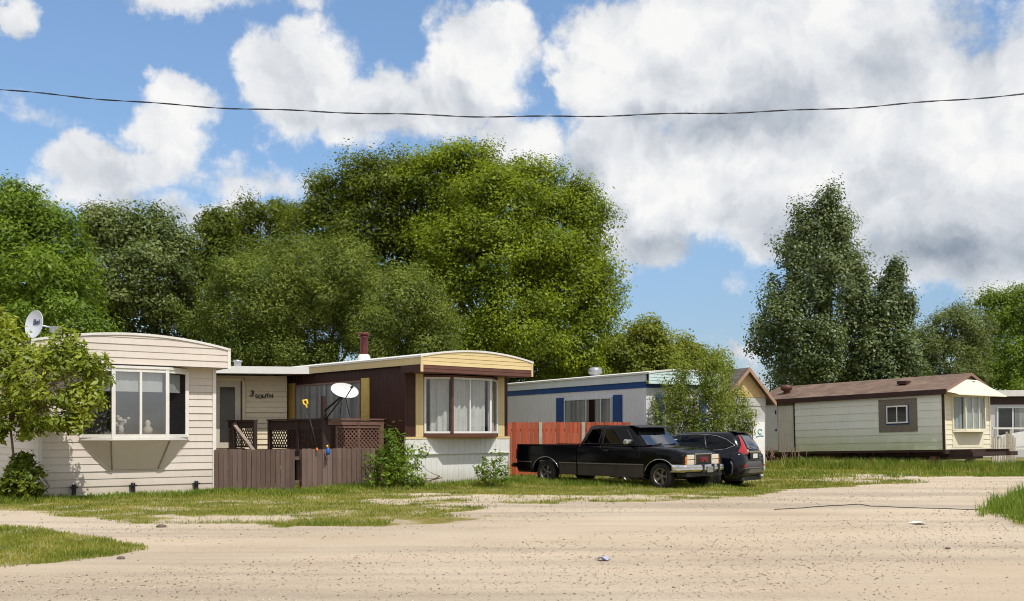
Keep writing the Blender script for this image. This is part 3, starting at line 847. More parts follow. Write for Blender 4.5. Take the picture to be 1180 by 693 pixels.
VV, TT, off = [], [], 0
for (x0, x1, y0, y1, per, base, w) in ((-15, 9.5, 17.5, 30.5, 640, 0.050, 0.013), (-10, 26, 28.5, 44, 210, 0.085, 0.018), (-8, -2, 10, 17.2, 1900, 0.055, 0.009)):
    x, y = scatter(x0, x1, y0, y1, per)
    V, T = blades(x, y, hfield(x, y, base), w * (0.6 + 0.8 * RNG.random(len(x))), 0.8)
    VV.append(V); TT.append(T + off); off += len(V)
g_ = np_obj('lawn_grass', np.concatenate(VV), np.concatenate(TT), 3, 'grass'); tag(g_, kind='stuff', label='short worn grass growing in front of the trailers', cat='grass')
x = RNG.random(26000) * 6 + 8; y = RNG.random(26000) * 9 + 15.5
wv_ = (vnoise(x * 3, y * 3, 8) - .5) * .9
k = inside(TALL, x + wv_, y + wv_) & (RNG.random(len(x)) < .65 + .35 * vnoise(x * 4, y * 4, 6)); x, y = x[k], y[k]
VV, TT = blades(x, y, 0.05 + 0.30 * RNG.random(len(x)) ** 1.5 * (0.3 + vnoise(x * 2, y * 2, 5)), 0.008 + 0.008 * RNG.random(len(x)), 0.7)
tag(np_obj('verge_grass', VV, TT, 3, 'grass_lush'), kind='stuff', label='tall lush green grass at the right edge of the road', cat='grass')
# long green grass in the fringes
xs_, ys_ = [], []
for (c, r_, e) in TUFTS:
    n = int(620 * r_ * r_ * (0.6 if c[1] > 32 else 1))
    a = RNG.random(n) * 6.283; q = np.sqrt(RNG.random(n)) * r_
    xs_.append(c[0] + np.cos(a) * q); ys_.append(c[1] + np.sin(a) * q * 0.7)
x, y = np.concatenate(xs_), np.concatenate(ys_)
k = RNG.random(len(x)) < density(x, y); x, y = x[k], y[k]
VV, TT = blades(x, y, hfield(x, y, 0.075), 0.014 + 0.010 * RNG.random(len(x)), 0.8)
tag(np_obj('long_grass', VV, TT, 3, 'grass_lush'), kind='stuff', label='longer green grass along walls, fences and under the vehicles', cat='grass')

# gravel -----------------------------------------------------------
n = 42000
yy = 8.2 * np.exp(RNG.random(n) * math.log(31 / 8.2)); xx = (RNG.random(n) * 2 - 1) * yy * 0.56
band = fbm_np((xx * .81 + yy * .59) * .08, (yy * .81 - xx * .59) * .75, 77)
k = (RNG.random(n) < np.clip((band - 0.40) * 4.6, 0.05, 1)) & (density(xx, yy) < 0.3) & ~inside(LAWN, xx, yy)
xx, yy = xx[k], yy[k]; n = len(xx)
sz = (0.0035 + 0.0105 * RNG.random(n) ** 3.2) * (0.75 + yy / 32)
dirs = np.array([(1, 0, 0), (0, 1, 0), (-1, 0, 0), (0, -1, 0), (0, 0, 0.7), (0, 0, -0.5)], float)
V = dirs[None] * sz[:, None, None] * (0.65 + 0.7 * RNG.random((n, 6, 1)))
rot = RNG.random(n) * 6.283; c_, s_ = np.cos(rot)[:, None], np.sin(rot)[:, None]
V = np.stack([V[..., 0] * c_ - V[..., 1] * s_, V[..., 0] * s_ + V[..., 1] * c_, V[..., 2]], -1)
V += np.stack([xx, yy, gz(xx, yy) + sz * 0.25], -1)[:, None]
tri = np.array([(0, 1, 4), (1, 2, 4), (2, 3, 4), (3, 0, 4), (1, 0, 5), (2, 1, 5), (3, 2, 5), (0, 3, 5)])
T = (np.arange(n)[:, None, None] * 6 + tri[None]).reshape(-1)


def pebble_mat():
    m, nt, out = new_mat('loose gravel')
    ge = nd(nt, 'ShaderNodeNewGeometry')
    c = ramp(nt, ge.outputs['Random Per Island'], [(0.05, (0.17, 0.125, 0.09)), (0.45, (0.38, 0.30, 0.22)), (0.8, (0.50, 0.40, 0.29)), (0.98, (0.64, 0.58, 0.50))])
    b = nd(nt, 'ShaderNodeBsdfPrincipled', i_Roughness=0.9); nt.links.new(c, b.inputs['Base Color']); nt.links.new(b.outputs[0], out.inputs['Surface'])
    return m


M['pebble'] = pebble_mat()
tag(np_obj('gravel', V.reshape(-1, 3), T, 3, 'pebble'), kind='stuff', label='loose gravel stones scattered over the dirt road', cat='gravel')
# ================================================================== houses
X_, Y_, Z_ = Vector((1, 0, 0)), Vector((0, 1, 0)), Vector((0, 0, 1))


def arch(W, z_eave, rise, over=0.0):
    """curved bow roof outline over the front, x measured from the wall's left corner"""
    return lambda x: z_eave + rise * max(0.0, 1 - ((x - W / 2) / (W / 2 + over)) ** 2)


def roof_sheet(mb, top, x0, x1, y0, y1, k=16, t=0.05):
    rows = []
    for y in (y0, y1):
        rows.append([(x0 + (x1 - x0) * i / k, y, top(x0 + (x1 - x0) * i / k)) for i in range(k + 1)])
    mb.grid(rows, False)
    rows2 = [[(p[0], p[1], p[2] - t) for p in r] for r in rows]
    mb.grid(rows2, False)
    for a, b in zip(rows, rows2):
        mb.grid([a, b], False)
    mb.grid([[rows[0][0], rows[1][0]], [rows2[0][0], rows2[1][0]]], False); mb.grid([[rows[0][-1], rows[1][-1]], [rows2[0][-1], rows2[1][-1]]], False)
    return mb


# ---- the cream trailer on the left
ga = ground(45, 574)
t1 = thing('trailer_home', 'cream sided trailer home with a white bay window and arched front, leftmost of the trailers', 'trailer home', (ga[0], ga[1], 0), R(36))
W1, L1 = 4.0, 13.0
w = MB(); lap(w, (0, 0, 0.05), X_, W1, 0.0, 3.04, -Y_, 0.172, 0.024)
w.build('front_wall', 'siding_cream', t1)
w = MB(); lap(w, (0, 0, 0.05), Y_, L1, 0.0, 3.30, -X_, 0.172, 0.024, 2.0)
w.add([(W1, 0, 0), (W1, L1, 0), (W1, L1, 3.3), (W1, 0, 3.3)], [(0, 1, 2, 3)]).add([(0, L1, 0), (W1, L1, 0), (W1, L1, 3.3), (0, L1, 3.3)], [(0, 1, 2, 3)])
w.build('side_wall', 'siding_cream', t1)
MB().box(-0.035, 0.055, -0.037, 0.05, 0.02, 3.03).build('corner_trim', 'white_trim', t1)
MB().box(W1 - 0.055, W1 + 0.03, -0.037, 0.05, 0.02, 3.03).build('corner_trim', 'white_trim', t1)
tp = arch(W1, 3.50, 0.27, 0.3)
w = MB(); lap(w, (-0.22, -0.42, 0), X_, W1 + 0.44, 3.05, lambda x: tp(x - 0.22) - 0.03, -Y_, 0.155, 0.020, 0.22)
w.add([(-0.22, -0.42, 3.04), (W1 + 0.22, -0.42, 3.04), (W1 + 0.22, 0.02, 3.04), (-0.22, 0.02, 3.04)], [(0, 1, 2, 3)])
lap(w, (-0.22, -0.42, 0), Y_, L1 + 0.4, 3.05, 3.47, -X_, 0.155, 0.02, 3)
lap(w, (W1 + 0.22, -0.42, 0), Y_, L1 + 0.4, 3.05, 3.47, X_, 0.155, 0.02, 3)
w.build('fascia', 'siding_cream', t1)
MB().box(-0.2, 0.0, 0.03, L1, 3.03, 3.045).box(W1, W1 + 0.2, 0.03, L1, 3.03, 3.045).build('soffit', 'gutter', t1)
w = MB(); w.box(W1 + 0.18, W1 + 0.25, -0.447, -0.40, 3.03, 3.50); w.box(-0.25, -0.18, -0.447, -0.40, 3.03, 3.50)
k = 18
w.grid([[(-0.25 + (W1 + .5) * i / k, -0.455, tp(-0.25 + (W1 + .5) * i / k) + dz) for i in range(k + 1)] for dz in (-0.045, 0.012)], False)
w.build('fascia_trim', 'white_trim', t1)
roof_sheet(MB(), lambda x: tp(x) + 0.012, -0.25, W1 + 0.25, -0.456, L1 + 0.1).build('roof', 'roof_white', t1)
MB().box(-0.01, W1 + 0.01, -0.030, -0.004, 0.0, 0.055).build('base_board', 'white_trim', t1)
bw = bay_window(t1, (0.88, 1.48, 2.70, 3.30), 0.46, 1.35, 2.95, ((), (0.5,), ()), 'white_trim', 0.075, 'glass_dark', 'blind', 'dark_inside', curtain_z=(2.42, 2.86), amp=0.004)
w = MB()  # tapering skirt under the bay
ring = [(0.80, -0.03), (1.42, -0.48), (2.76, -0.48), (3.38, -0.03)]; low_ = [(1.42, -0.03), (1.55, -0.06), (2.60, -0.06), (2.73, -0.03)]
w.add([(x, y, 1.285) for x, y in ring] + [(x, y, 0.60) for x, y in low_], [(0, 1, 5, 4), (1, 2, 6, 5), (2, 3, 7, 6), (4, 5, 6, 7)])
ub = w.build('underside', 'siding_cream', bw)
for a, b in ((1, 5), (2, 6)):
    w = MB()
    P = [(x, y, 1.285) for x, y in ring] + [(x, y, 0.60) for x, y in low_]
    w.bar(Vector(P[a]) + Vector((0, -.012, 0)), Vector(P[b]) + Vector((0, -.012, 0)), 0.03, 0.02)
    w.build('seam', 'board_tan', ub)
# ornaments standing on the sill inside
o_ = MB().lathe([(0.0, 0), (0.10, 0), (0.11, 0.12), (0.05, 0.2), (0.07, 0.25), (0.03, 0.33), (0.0, 0.33)], 14, Matrix.Translation((2.30, -0.30, 1.43)))
tag(o_.build('vase', 'plush'), None)
v1 = bpy.data.objects['vase']; v1.parent = None; v1.matrix_world = Matrix.Translation((ga[0], ga[1], 0)) @ Matrix.Rotation(R(36), 4, 'Z')
tag(v1, 'pale vase standing behind the glass of the cream trailer bay window, right pane', 'vase')
fl = thing('flower_vase', 'vase of pale flowers behind the left middle pane of the cream trailer bay window', 'flowers', (ga[0], ga[1], 0), R(36))
MB().lathe([(0.0, 0), (0.05, 0), (0.06, 0.12), (0.035, 0.2), (0.0, 0.2)], 12, Matrix.Translation((1.70, -0.30, 1.43))).build('vase', 'plush', fl)
w = MB(); rr = random.Random(3)
for i in range(16):
    c = Vector((1.70 + rr.gauss(0, 0.09), -0.28 + rr.gauss(0, 0.03), 1.74 + rr.gauss(0, 0.05)))
    w.lathe([(0, -0.03), (0.035, -0.01), (0.04, 0.01), (0, 0.025)], 7, Matrix.Translation(c) @ Matrix.Rotation(rr.random() * 2, 4, 'X'))
    w.bar(c, (1.70, -0.30, 1.6), 0.008)
w.build('blossoms', 'plush', fl)
for x in (0.72, 2.02, 3.52):
    w = MB(); w.box(x - 0.035, x + 0.035, -0.12, -0.04, 0.0, 0.20).box(x - 0.075, x + 0.075, -0.15, -0.03, 0.20, 0.235)
    w.lathe([(0.05, 0), (0.05, 0.05), (0, 0.05)], 10, Matrix.Translation((x, -0.09, 0.235)))
    w.build('skirting_vent', 'black_iron', t1)

# ---- the brown trailer
gb = ground(467, 561.5)
t2 = thing('trailer_home', 'dark brown trailer home with yellow fascia, yellow shutters and white skirting', 'trailer home', (gb[0], gb[1], 0), R(41))
W2, L2 = 3.62, 12.0
w = MB(); ribs(w, (0, 0, 0), X_, W2, 1.33, 3.25, -Y_, 0.15, 0.02, 0.010)
w.build('front_wall', 'brown_wall', t2)
w = MB(); ribs(w, (0, 0, 0), Y_, L2, 0.0, 3.32, -X_, 0.2, 0.03, 0.012)
w.add([(W2, 0, 0), (W2, L2, 0), (W2, L2, 3.3), (W2, 0, 3.3)], [(0, 1, 2, 3)]).add([(0, L2, 0), (W2, L2, 0), (W2, L2, 3.3), (0, L2, 3.3)], [(0, 1, 2, 3)])
w.build('side_wall', 'brown_wall', t2)
w = MB(); ribs(w, (0, -0.045, 0), X_, W2, 0.90, 1.28, -Y_, 0.19, 0.012, 0.010); ribs(w, (0, -0.012, 0), X_, W2, 0.0, 0.87, -Y_, 0.19, 0.012, 0.010)
w.box(-0.02, W2 + 0.02, -0.075, 0.0, 0.868, 0.902).box(-0.02, 0.0, -0.04, 0.03, 0, 1.28).box(W2, W2 + 0.03, -0.05, 0.03, 0.01, 1.28)
w.build('skirting', 'skirt_white', t2)
w = MB(); w.box(-0.03, 0.52, -0.06, -0.002, 1.283, 1.345).box(3.22, W2 + 0.03, -0.06, -0.002, 1.283, 1.345); w.box(0.52, 3.22, -0.055, -0.002, 1.283, 1.33)
w.build('belt_trim', 'fascia_cream', t2)
for x0 in (0.34, 3.24):
    w = MB()
    for j in range(3): w.box(x0 + j * 0.075, x0 + j * 0.075 + 0.066, -0.035, -0.002, 1.35, 3.10)
    w.box(x0 - .01, x0 + .235, -0.028, -0.002, 1.348, 3.11)
    w.build('accent_strip', 'fascia_cream', t2)
MB().box(-0.025, 0.045, -0.022, 0.06, 1.35, 3.2).build('corner_trim', 'brown_wall', t2)
OV = 0.92
tp2 = arch(W2, 3.46, 0.22, 0.2)
w = MB()
kk = 20
for a, b, m_ in ((3.05, 3.235, 'brown_trim'), (3.235, None, 'fascia_cream')):
    ww = MB(); lap(ww, (-0.14, -OV, 0), X_, W2 + 0.28, a, (lambda x: tp2(x - 0.14) - 0.02) if b is None else b, -Y_, 0.0925 if b else 0.105, 0.012, 0.2)
    if b: ww.add([(-0.14, -OV, 3.05), (W2 + .14, -OV, 3.05), (W2 + .14, 0.0, 3.05), (-0.14, 0.0, 3.05)], [(0, 1, 2, 3)])
    ww.build('front_fascia', m_, t2)
w = MB(); w.box(-0.15, -0.10, -OV + 0.02, L2, 3.245, 3.455).box(W2 + 0.1, W2 + 0.15, -OV + 0.02, L2, 3.06, 3.455).box(-0.155, -0.085, -OV - 0.02, -OV + 0.02, 3.05, 3.46).box(W2 + 0.09, W2 + 0.155, -OV - 0.02, -OV + 0.02, 3.05, 3.46)
w.build('side_fascia', 'fascia_cream', t2)
MB().box(-0.10, -0.002, -OV + 0.02, L2, 3.25, 3.27).build('soffit', 'brown_wall', t2)
MB().box(-0.145, -0.105, -OV + 0.021, 0.0, 3.052, 3.243).build('overhang_return', 'brown_wall', t2)
roof_sheet(MB(), lambda x: tp2(x) + 0.012, -0.17, W2 + 0.17, -OV - 0.03, L2 + .05).build('roof', 'roof_white', t2)
bay_window(t2, (0.62, 1.22, 2.58, 3.18), 0.46, 1.44, 2.97, ((), (0.46,), ()), 'white_metal', 0.055, 'glass', 'curtain', 'dark_inside', cap_top=0.05, cap_bot=0.10, sill='brown_trim', amp=0.028)
w = MB()
for x, y in ((1.22, -0.46),):
    w.bar((x - .02, y - 0.035, 1.44), (x - .02, y - 0.035, 2.97), 0.075, 0.05)
w.build('corner_post', 'brown_trim', t2)
sw = flat_window(t2, (0, 2.15, 0), Y_, -X_, 3.75, 1.75, 2.94, (), 'tan_trim', 0.05, 0.06, 'glass', ((0, 0.5, 'curtain_grey'), (0.5, 1, 'curtain_grey')))
for y0 in (1.72, 5.95):
    w = MB(); w.box(-0.045, -0.014, y0, y0 + 0.40, 1.70, 3.0)
    for j in range(9): w.box(-0.052, -0.04, y0 + 0.05, y0 + 0.35, 1.78 + j * 0.13, 1.86 + j * 0.13)
    w.build('shutter', 'shutter_yellow', t2)
mt2 = Matrix.Translation((gb[0], gb[1], 0)) @ Matrix.Rotation(R(41), 4, 'Z')
p_ = (0.62, 3.0)
ch = MB().lathe([(0.20, 3.50), (0.20, 3.58), (0.17, 3.72), (0.135, 3.76)], 20, Matrix.Translation((*p_, 0)))
ch = ch.build('chimney', 'white_metal', t2)
MB().lathe([(0.115, 3.70), (0.115, 4.24), (0.15, 4.25), (0.15, 4.28), (0.115, 4.29), (0.115, 4.33)], 20, Matrix.Translation((*p_, 0))).build('flue', 'chimney_red', ch)
MB().lathe([(0.17, 4.33), (0.19, 4.35), (0.17, 4.39), (0.0, 4.42), (0.0, 4.33), (0.17, 4.33)], 20, Matrix.Translation((*p_, 0))).build('cap', 'chimney_red', ch)

# ---- the entrance porch between the two
pr = thing('entrance_porch', 'pale yellow entry porch with a cream door between the cream and the brown trailer', 'porch', (-9.62, 30.75, 0), R(10))
Wp = 2.62
w = MB(); lap(w, (0, 0, 0.6), X_, Wp, 0.0, 2.62, -Y_, 0.165, 0.034, 0.6); w.box(0, Wp, 0.03, 2.0, 0.3, 3.2)
w.build('wall', 'siding_yellow', pr)
w = MB(); w.box(-0.55, 3.45, -1.05, -1.0, 3.235, 3.45); w.build('fascia', 'white_metal', pr)
w = MB(); w.add([(-0.55, -1.0, 3.44), (3.45, -1.0, 3.44), (3.45, 2.5, 3.60), (-0.55, 2.5, 3.60), (-0.55, -1.0, 3.25), (3.45, -1.0, 3.25), (3.45, 2.5, 3.30), (-0.55, 2.5, 3.30)],
                [(0, 1, 2, 3), (4, 5, 6, 7), (0, 3, 7, 4), (1, 2, 6, 5), (2, 3, 7, 6)]); w.build('roof', 'roof_white', pr)
w = MB().lathe([(0.11, 3.45), (0.11, 3.66), (0.15, 3.67), (0.15, 3.71), (0, 3.74)], 16, Matrix.Translation((1.10, 0.3, 0))); w.build('roof_vent', 'dull_metal', pr)
dw = MB(); dw.box(0.42, 0.50, -0.075, -0.036, 0.98, 3.14).box(1.28, 1.36, -0.075, -0.036, 0.98, 3.14).box(0.42, 1.36, -0.075, -0.036, 3.06, 3.14)
dw.build('door_frame', 'siding_yellow', pr)
dd = MB(); dd.box(0.50, 0.60, -0.066, -0.038, 0.98, 3.06).box(1.06, 1.22, -0.066, -0.038, 0.98, 3.06).box(0.60, 1.06, -0.066, -0.038, 2.86, 3.06).box(0.60, 1.06, -0.066, -0.038, 0.98, 1.15)
dd = dd.build('door', 'door_cream', pr)
MB().box(1.222, 1.278, -0.055, -0.038, 0.98, 3.06).build('door_edge', 'brown_trim', dd)
MB().add([(0.60, -0.052, 1.15), (1.06, -0.052, 1.15), (1.06, -0.052, 2.86), (0.60, -0.052, 2.86)], [(0, 1, 2, 3)]).build('pane', 'glass_dark', dd)
MB().add([(0.60, -0.042, 1.15), (1.06, -0.042, 1.15), (1.06, -0.042, 2.86), (0.60, -0.042, 2.86)], [(0, 1, 2, 3)]).build('screen', 'dark_inside', dd)  # dark sheet standing in for the unlit room behind the pane
MB().box(1.10, 1.17, -0.09, -0.066, 1.93, 2.02).build('lock', 'dull_metal', dd); MB().box(1.10, 1.17, -0.09, -0.066, 1.76, 1.86).box(1.11, 1.15, -0.11, -0.066, 1.58, 1.765).build('handle', 'dull_metal', dd)
mxl = Matrix.Translation((1.84, -0.045, 2.60)) @ Matrix.Rotation(R(90), 4, 'X')
mp = Matrix.Translation((-9.62, 30.75, 0)) @ Matrix.Rotation(R(10), 4, 'Z')
hs = thing('house_sign', 'black letters and numeral reading 3 SOUTH on the yellow porch wall', 'house number', (-9.62, 30.75, 0), R(10))
text_mb('3', 0.26, 0.02, Matrix.Translation((1.57, -0.06, 2.66)) @ Matrix.Rotation(R(90), 4, 'X') @ Matrix.Rotation(R(-8), 4, 'Z')).build('numeral', 'letter_black', hs, fix=False)
for i, (c_, dx, dz, rt) in enumerate((('S', 1.705, -.035, 6), ('O', 1.815, -.05, 0), ('U', 1.93, -.04, -4), ('T', 2.035, -.02, 8), ('H', 2.145, -.03, -3))):
    text_mb(c_, 0.165, 0.02, Matrix.Translation((dx, -0.06, 2.62 + dz)) @ Matrix.Rotation(R(90), 4, 'X') @ Matrix.Rotation(R(rt), 4, 'Z')).build('letter', 'letter_black', hs, fix=False)

# ---- the blue and white trailer
E3 = at(744.5, 497, 33.8)
t3 = thing('trailer_home', 'white trailer home with blue stripe and blue shutters behind the orange fence', 'trailer home', (E3.x, E3.y, 0), R(29.4))
W3, L3 = 2.95, 13.0
w = MB(); ribs(w, (0, 0, 0), Y_, L3, 0.5, 3.02, -X_, 0.17, 0.02, 0.010)
w.add([(W3, 0, 0.4), (W3, L3, .4), (W3, L3, 3.3), (W3, 0, 3.3)], [(0, 1, 2, 3)]); w.build('side_wall', 't3_wall', t3)
w = MB(); ribs(w, (0, 0, 0), X_, W3, 0.5, 3.02, -Y_, 0.17, 0.02, 0.010); w.build('front_wall', 't3_wall', t3)
MB().box(-0.03, 0.0, -.03, L3, 0.0, 0.5).box(0, W3, -.03, 0.0, 0.0, 0.5).build('skirting', 't3_band', t3)
MB().box(-0.022, 0.0, 0, L3, 2.975, 3.18).box(-0.022, W3 + .02, -0.022, 0, 2.975, 3.098).build('stripe', 'blue', t3)
MB().box(-0.06, 0.0, -0.05, L3, 3.182, 3.47).build('band', 't3_band', t3)
w = MB(); lap(w, (-0.06, -0.25, 0), X_, W3 + .12, 3.10, lambda x: arch(W3, 3.47, 0.14, .1)(x - .06), -Y_, 0.11, 0.014, 0.2)
w.add([(-0.06, -0.25, 3.1), (W3 + .06, -0.25, 3.1), (W3 + .06, -.02, 3.1), (-.06, -.02, 3.1)], [(0, 1, 2, 3)]); w.build('front_fascia', 'teal', t3)
MB().box(-0.065, -0.005, -0.262, -0.23, 3.1, 3.47).build('corner_trim', 'teal', t3); MB().box(W3 + .0, W3 + .065, -0.262, -0.23, 1.0, 3.47).build('corner_trim', 'teal', t3)
roof_sheet(MB(), lambda x: arch(W3, 3.49, 0.14, .1)(x), -0.1, W3 + .1, -0.28, L3 + .1, t=.06).build('roof', 'roof_white', t3)
flat_window(t3, (0, 1.95, 0), Y_, -X_, 3.15, 1.35, 2.72, (0.22, 0.52), 't3_band', 0.06, 0.06, 'glass', ((0, 0.34, 'curtain_grey'), (0.34, 0.47, 'drape_dark'), (0.47, 0.55, 'curtain_grey'), (0.55, 1, 'curtain_grey')))
for y0 in (1.36, 5.16):
    w = MB(); w.box(-0.05, -0.014, y0, y0 + 0.52, 1.30, 2.78)
    for j in range(10): w.box(-0.058, -0.045, y0 + 0.06, y0 + 0.46, 1.38 + j * 0.135, 1.46 + j * 0.135)
    w.build('shutter', 'blue', t3)
flat_window(t3, (0.75, 0, 0), X_, -Y_, 1.5, 1.3, 2.7, (0.5,), 'white_metal', 0.07, 0.06, 'glass_dark', ((0, 1, 'curtain'),))
for x0 in (0.38, 2.30):
    MB().box(x0, x0 + 0.30, -0.045, -0.014, 1.25, 2.75).build('shutter', 'blue', t3)
w = MB().lathe([(0.17, 3.5), (0.17, 3.62), (0.24, 3.66), (0.255, 3.75), (0.24, 3.84), (0.14, 3.90), (0, 3.92)], 22, Matrix.Translation((1.0, 4.55, 0.05)))
for i in range(14):
    a = 2 * math.pi * i / 14
    w.bar((1.0 + .25 * math.cos(a), 4.55 + .25 * math.sin(a), 3.72), (1.0 + .24 * math.cos(a + .15), 4.55 + .24 * math.sin(a + .15), 3.89), 0.03, 0.012)
w.build('roof_vent', 'dull_metal', t3)

# ---- the gabled shed behind the bushes
gs = at(834, 497, 37.2)
sh = thing('gabled_shed', 'small gabled shed with bare board gable behind the leafy bushes', 'shed', (gs.x, gs.y, 0), R(25))
Ws, Ls, ze, zr = 1.95, 5.5, 2.82, 3.85
w = MB(); w.box(0, Ws, 0.02, Ls, 0, ze - .06)
w.build('wall', 'shed_wall', sh)
w = MB(); w.prism([(-0.12, 0.0, ze - .05), (Ws + 0.12, 0.0, ze - .05), (Ws / 2, 0.0, zr - 0.05)], (0, 0.02, 0)); w.build('gable', 'osb', sh)
MB().box(0.0, Ws, -0.012, 0.018, ze - .36, ze - .07).build('header_board', 'shed_wall', sh)
for s_ in (-1, 1):
    w = MB(); ex = Ws / 2 + s_ * (Ws / 2 + 0.28); ez = ze - 0.05 - 0.22
    ap = Vector((Ws / 2, 0, zr + .03)); ed = Vector((ex, 0, ez + .04))
    w.prism([ap + Vector((0, -.28, 0)), ed + Vector((0, -.28, 0)), ed + Vector((0, -.28, -.05)), ap + Vector((0, -.28, -.05))], (0, Ls + .5, 0)); w.build('roof', 'shingle_grey', sh)
    w = MB(); w.prism([ap + Vector((0, -.305, .012)), ed + Vector((0, -.305, .012)), ed + Vector((0, -.305, -.15)), ap + Vector((0, -.305, -.15))], (0, 0.024, 0)); w.build('rake_board', 'raw_trim', sh)
MB().box(Ws - .62, Ws - .08, -0.045, -0.014, 0.2, 1.85).build('white_board', 'white_sheet', sh)
w = MB()
for (cx, cz, rx, rz) in ((Ws - .30, 1.48, .10, .09),):
    ring = [(cx + rx * math.cos(a), -0.05, cz + rz * math.sin(a)) for a in [i * .45 for i in range(1, 13)]]
    w.tube(ring, 0.018, 5)
w.tube([(Ws - .50, -.05, 1.28), (Ws - .3, -.05, 1.33), (Ws - .14, -.05, 1.31)], 0.02, 5)
w.build('painted_mark', 'teal_paint', sh)
an = MB(); b0 = at(863, 421, 38.5); an.tube([b0 - Vector((0, 0, .4)), b0 + Vector((0, 0, 0.35))], 0.012, 6); an.bar(b0 + Vector((-.10, 0, .05)), b0 + Vector((.12, 0, .0)), .012).bar(b0 + Vector((-.07, 0, -.1)), b0 + Vector((.1, 0, -.14)), .012)
an.tube([b0 + Vector((-.08, 0, -.38)), b0 + Vector((0, 0, .05))], .01, 5)
tag(an.build('roof_antenna', 'dull_metal'), 'thin metal antenna standing on the shed roof ridge', 'antenna')

# ---- the pale green trailer up on wheels
gf = at(1089, 497, 38.0)
t4 = thing('trailer_home', 'pale green grey trailer home raised on wheels with a brown shingle roof', 'trailer home', (gf.x, gf.y, 0), R(39))
t4.rotation_mode = 'QUATERNION'
t4.rotation_quaternion = (Matrix.Rotation(R(39), 4, 'Z') @ Matrix.Rotation(R(-1.55), 4, 'X')).to_quaternion()
W4, L4, zb4, ze4, zr4 = 3.66, 8.6, 0.80, 3.10, 3.76
w = MB(); lap(w, (0, 0, 0), Y_, 6.70, zb4, ze4, -X_, 0.305, 0.02, 2.0); w.add([(W4, 0, zb4), (W4, L4, zb4), (W4, L4, ze4), (W4, 0, ze4)], [(0, 1, 2, 3)]).add([(0, L4, zb4), (W4, L4, zb4), (W4, L4, ze4), (0, L4, ze4)], [(0, 1, 2, 3)])
w.add([(0, 0, zb4), (W4, 0, zb4), (W4, L4, zb4), (0, L4, zb4)], [(0, 1, 2, 3)])
w.build('side_wall', 't4_wall', t4)
w = MB(); lap(w, (0, 0, 0), X_, W4, zb4, ze4, -Y_, 0.19, 0.02, 0.5); w.build('front_wall', 't4_front', t4)
w = MB(); ribs(w, (0, 6.70, 0), Y_, 0.85, zb4, ze4 - .28, -X_, 0.14, 0.02, 0.012); w.build('ribbed_panel', 't4_ribbed', t4)
MB().box(-0.02, 0.0, 6.72, L4, ze4 - .30, ze4).build('header_panel', 'olive_panel', t4)
d4 = MB().box(-0.035, 0.0, 7.56, 8.52, zb4 + .05, ze4 - .22).build('door', 't4_panel', t4)
MB().box(-0.06, -0.037, 7.60, 7.66, 2.45, 2.62).build('latch', 'black_iron', d4); MB().box(-0.06, -0.037, 7.60, 7.66, 1.7, 1.8).build('latch', 'black_iron', d4)
MB().box(-0.035, 0.03, -0.035, 0.05, zb4, ze4 - .02).build('corner_trim', 'dark_brown', t4); MB().box(-0.03, 0.0, 6.66, 6.72, zb4, ze4).build('joint_trim', 'dark_brown', t4)
MB().box(W4 - .05, W4 + .03, -.035, .04, zb4, ze4).build('corner_board', 't4_front', t4); MB().box(0.032, .09, -.03, -.001, zb4, ze4).build('corner_board', 't4_front', t4)
# roof
for s_ in (-1, 1):
    w = MB(); ex = W4 / 2 + s_ * (W4 / 2 + 0.14)
    ap = Vector((W4 / 2, 0, zr4 + .02)); ed = Vector((ex, 0, ze4 - .02))
    w.prism([ap + Vector((0, -.20, 0)), ed + Vector((0, -.20, 0)), ed + Vector((0, -.20, -.05)), ap + Vector((0, -.20, -.05))], (0, L4 + .4, 0)); w.build('roof', 'shingle_brown', t4)
    w = MB(); w.prism([ap + Vector((0, -.225, .012)), ed + Vector((0, -.225, .012)), ed + Vector((0, -.225, -.11)), ap + Vector((0, -.225, -.11))], (0, .022, 0)); w.build('rake_board', 'tan_trim', t4)
MB().box(-0.165, -0.14, -.2, L4 + .2, ze4 - .20, ze4 - .0).box(-0.14, 0.0, -.2, L4 + .2, ze4 - .2, ze4 - .185).build('eave_board', 'dark_brown', t4)
w = MB(); w.prism([(0, -.012, ze4), (W4, -.012, ze4), (W4 / 2, -.012, zr4 - .03)], (0, .012, 0)); w.build('gable', 't4_front', t4)
aw = MB(); q = [(W4 / 2 - .42, -0.235, zr4 - .26), (W4 / 2 + .42, -0.235, zr4 - .26), (W4 + .12, -0.66, ze4 - .22), (-.12, -0.66, ze4 - .22)]
aw.add(q + [(x, y, z - .03) for x, y, z in q], [(0, 1, 2, 3), (4, 5, 6, 7), (0, 1, 5, 4), (1, 2, 6, 5), (2, 3, 7, 6), (3, 0, 4, 7)])
aw.prism([q[0], q[3], (-.10, -.02, ze4 - .05)], (0.015, 0, 0)).prism([q[1], q[2], (W4 + .10, -.02, ze4 - .05)], (-0.015, 0, 0))
aw.build('window_hood', 't4_front', t4)
MB().box(W4 / 2 - .12, W4 / 2 + .12, -0.31, -.27, zr4 - .36, zr4 - .31).build('gable_vent', 'dull_metal', t4)
bay_window(t4, (0.62, 1.05, 2.62, 3.05), 0.32, 1.52, 2.88, ((), (0.36, 0.68), ()), 't4_front', 0.065, 'glass', 'curtain_dull', 'curtain_dull', sill='t4_front', amp=.02)
w = MB(); w.box(0.60, 3.07, -0.024, -0.021, 0.86, 1.44); w.build('front_panel', 't4_front', t4)
pw = MB().box(-0.045, -0.014, 1.05, 2.68, 1.52, 2.82).build('plywood_surround', 'plywood', t4)
flat_window(t4, (-0.045, 1.42, 0), Y_, -X_, 0.90, 1.86, 2.56, (0.5,), 'white_metal', 0.055, 0.05, 'glass_dark', ())
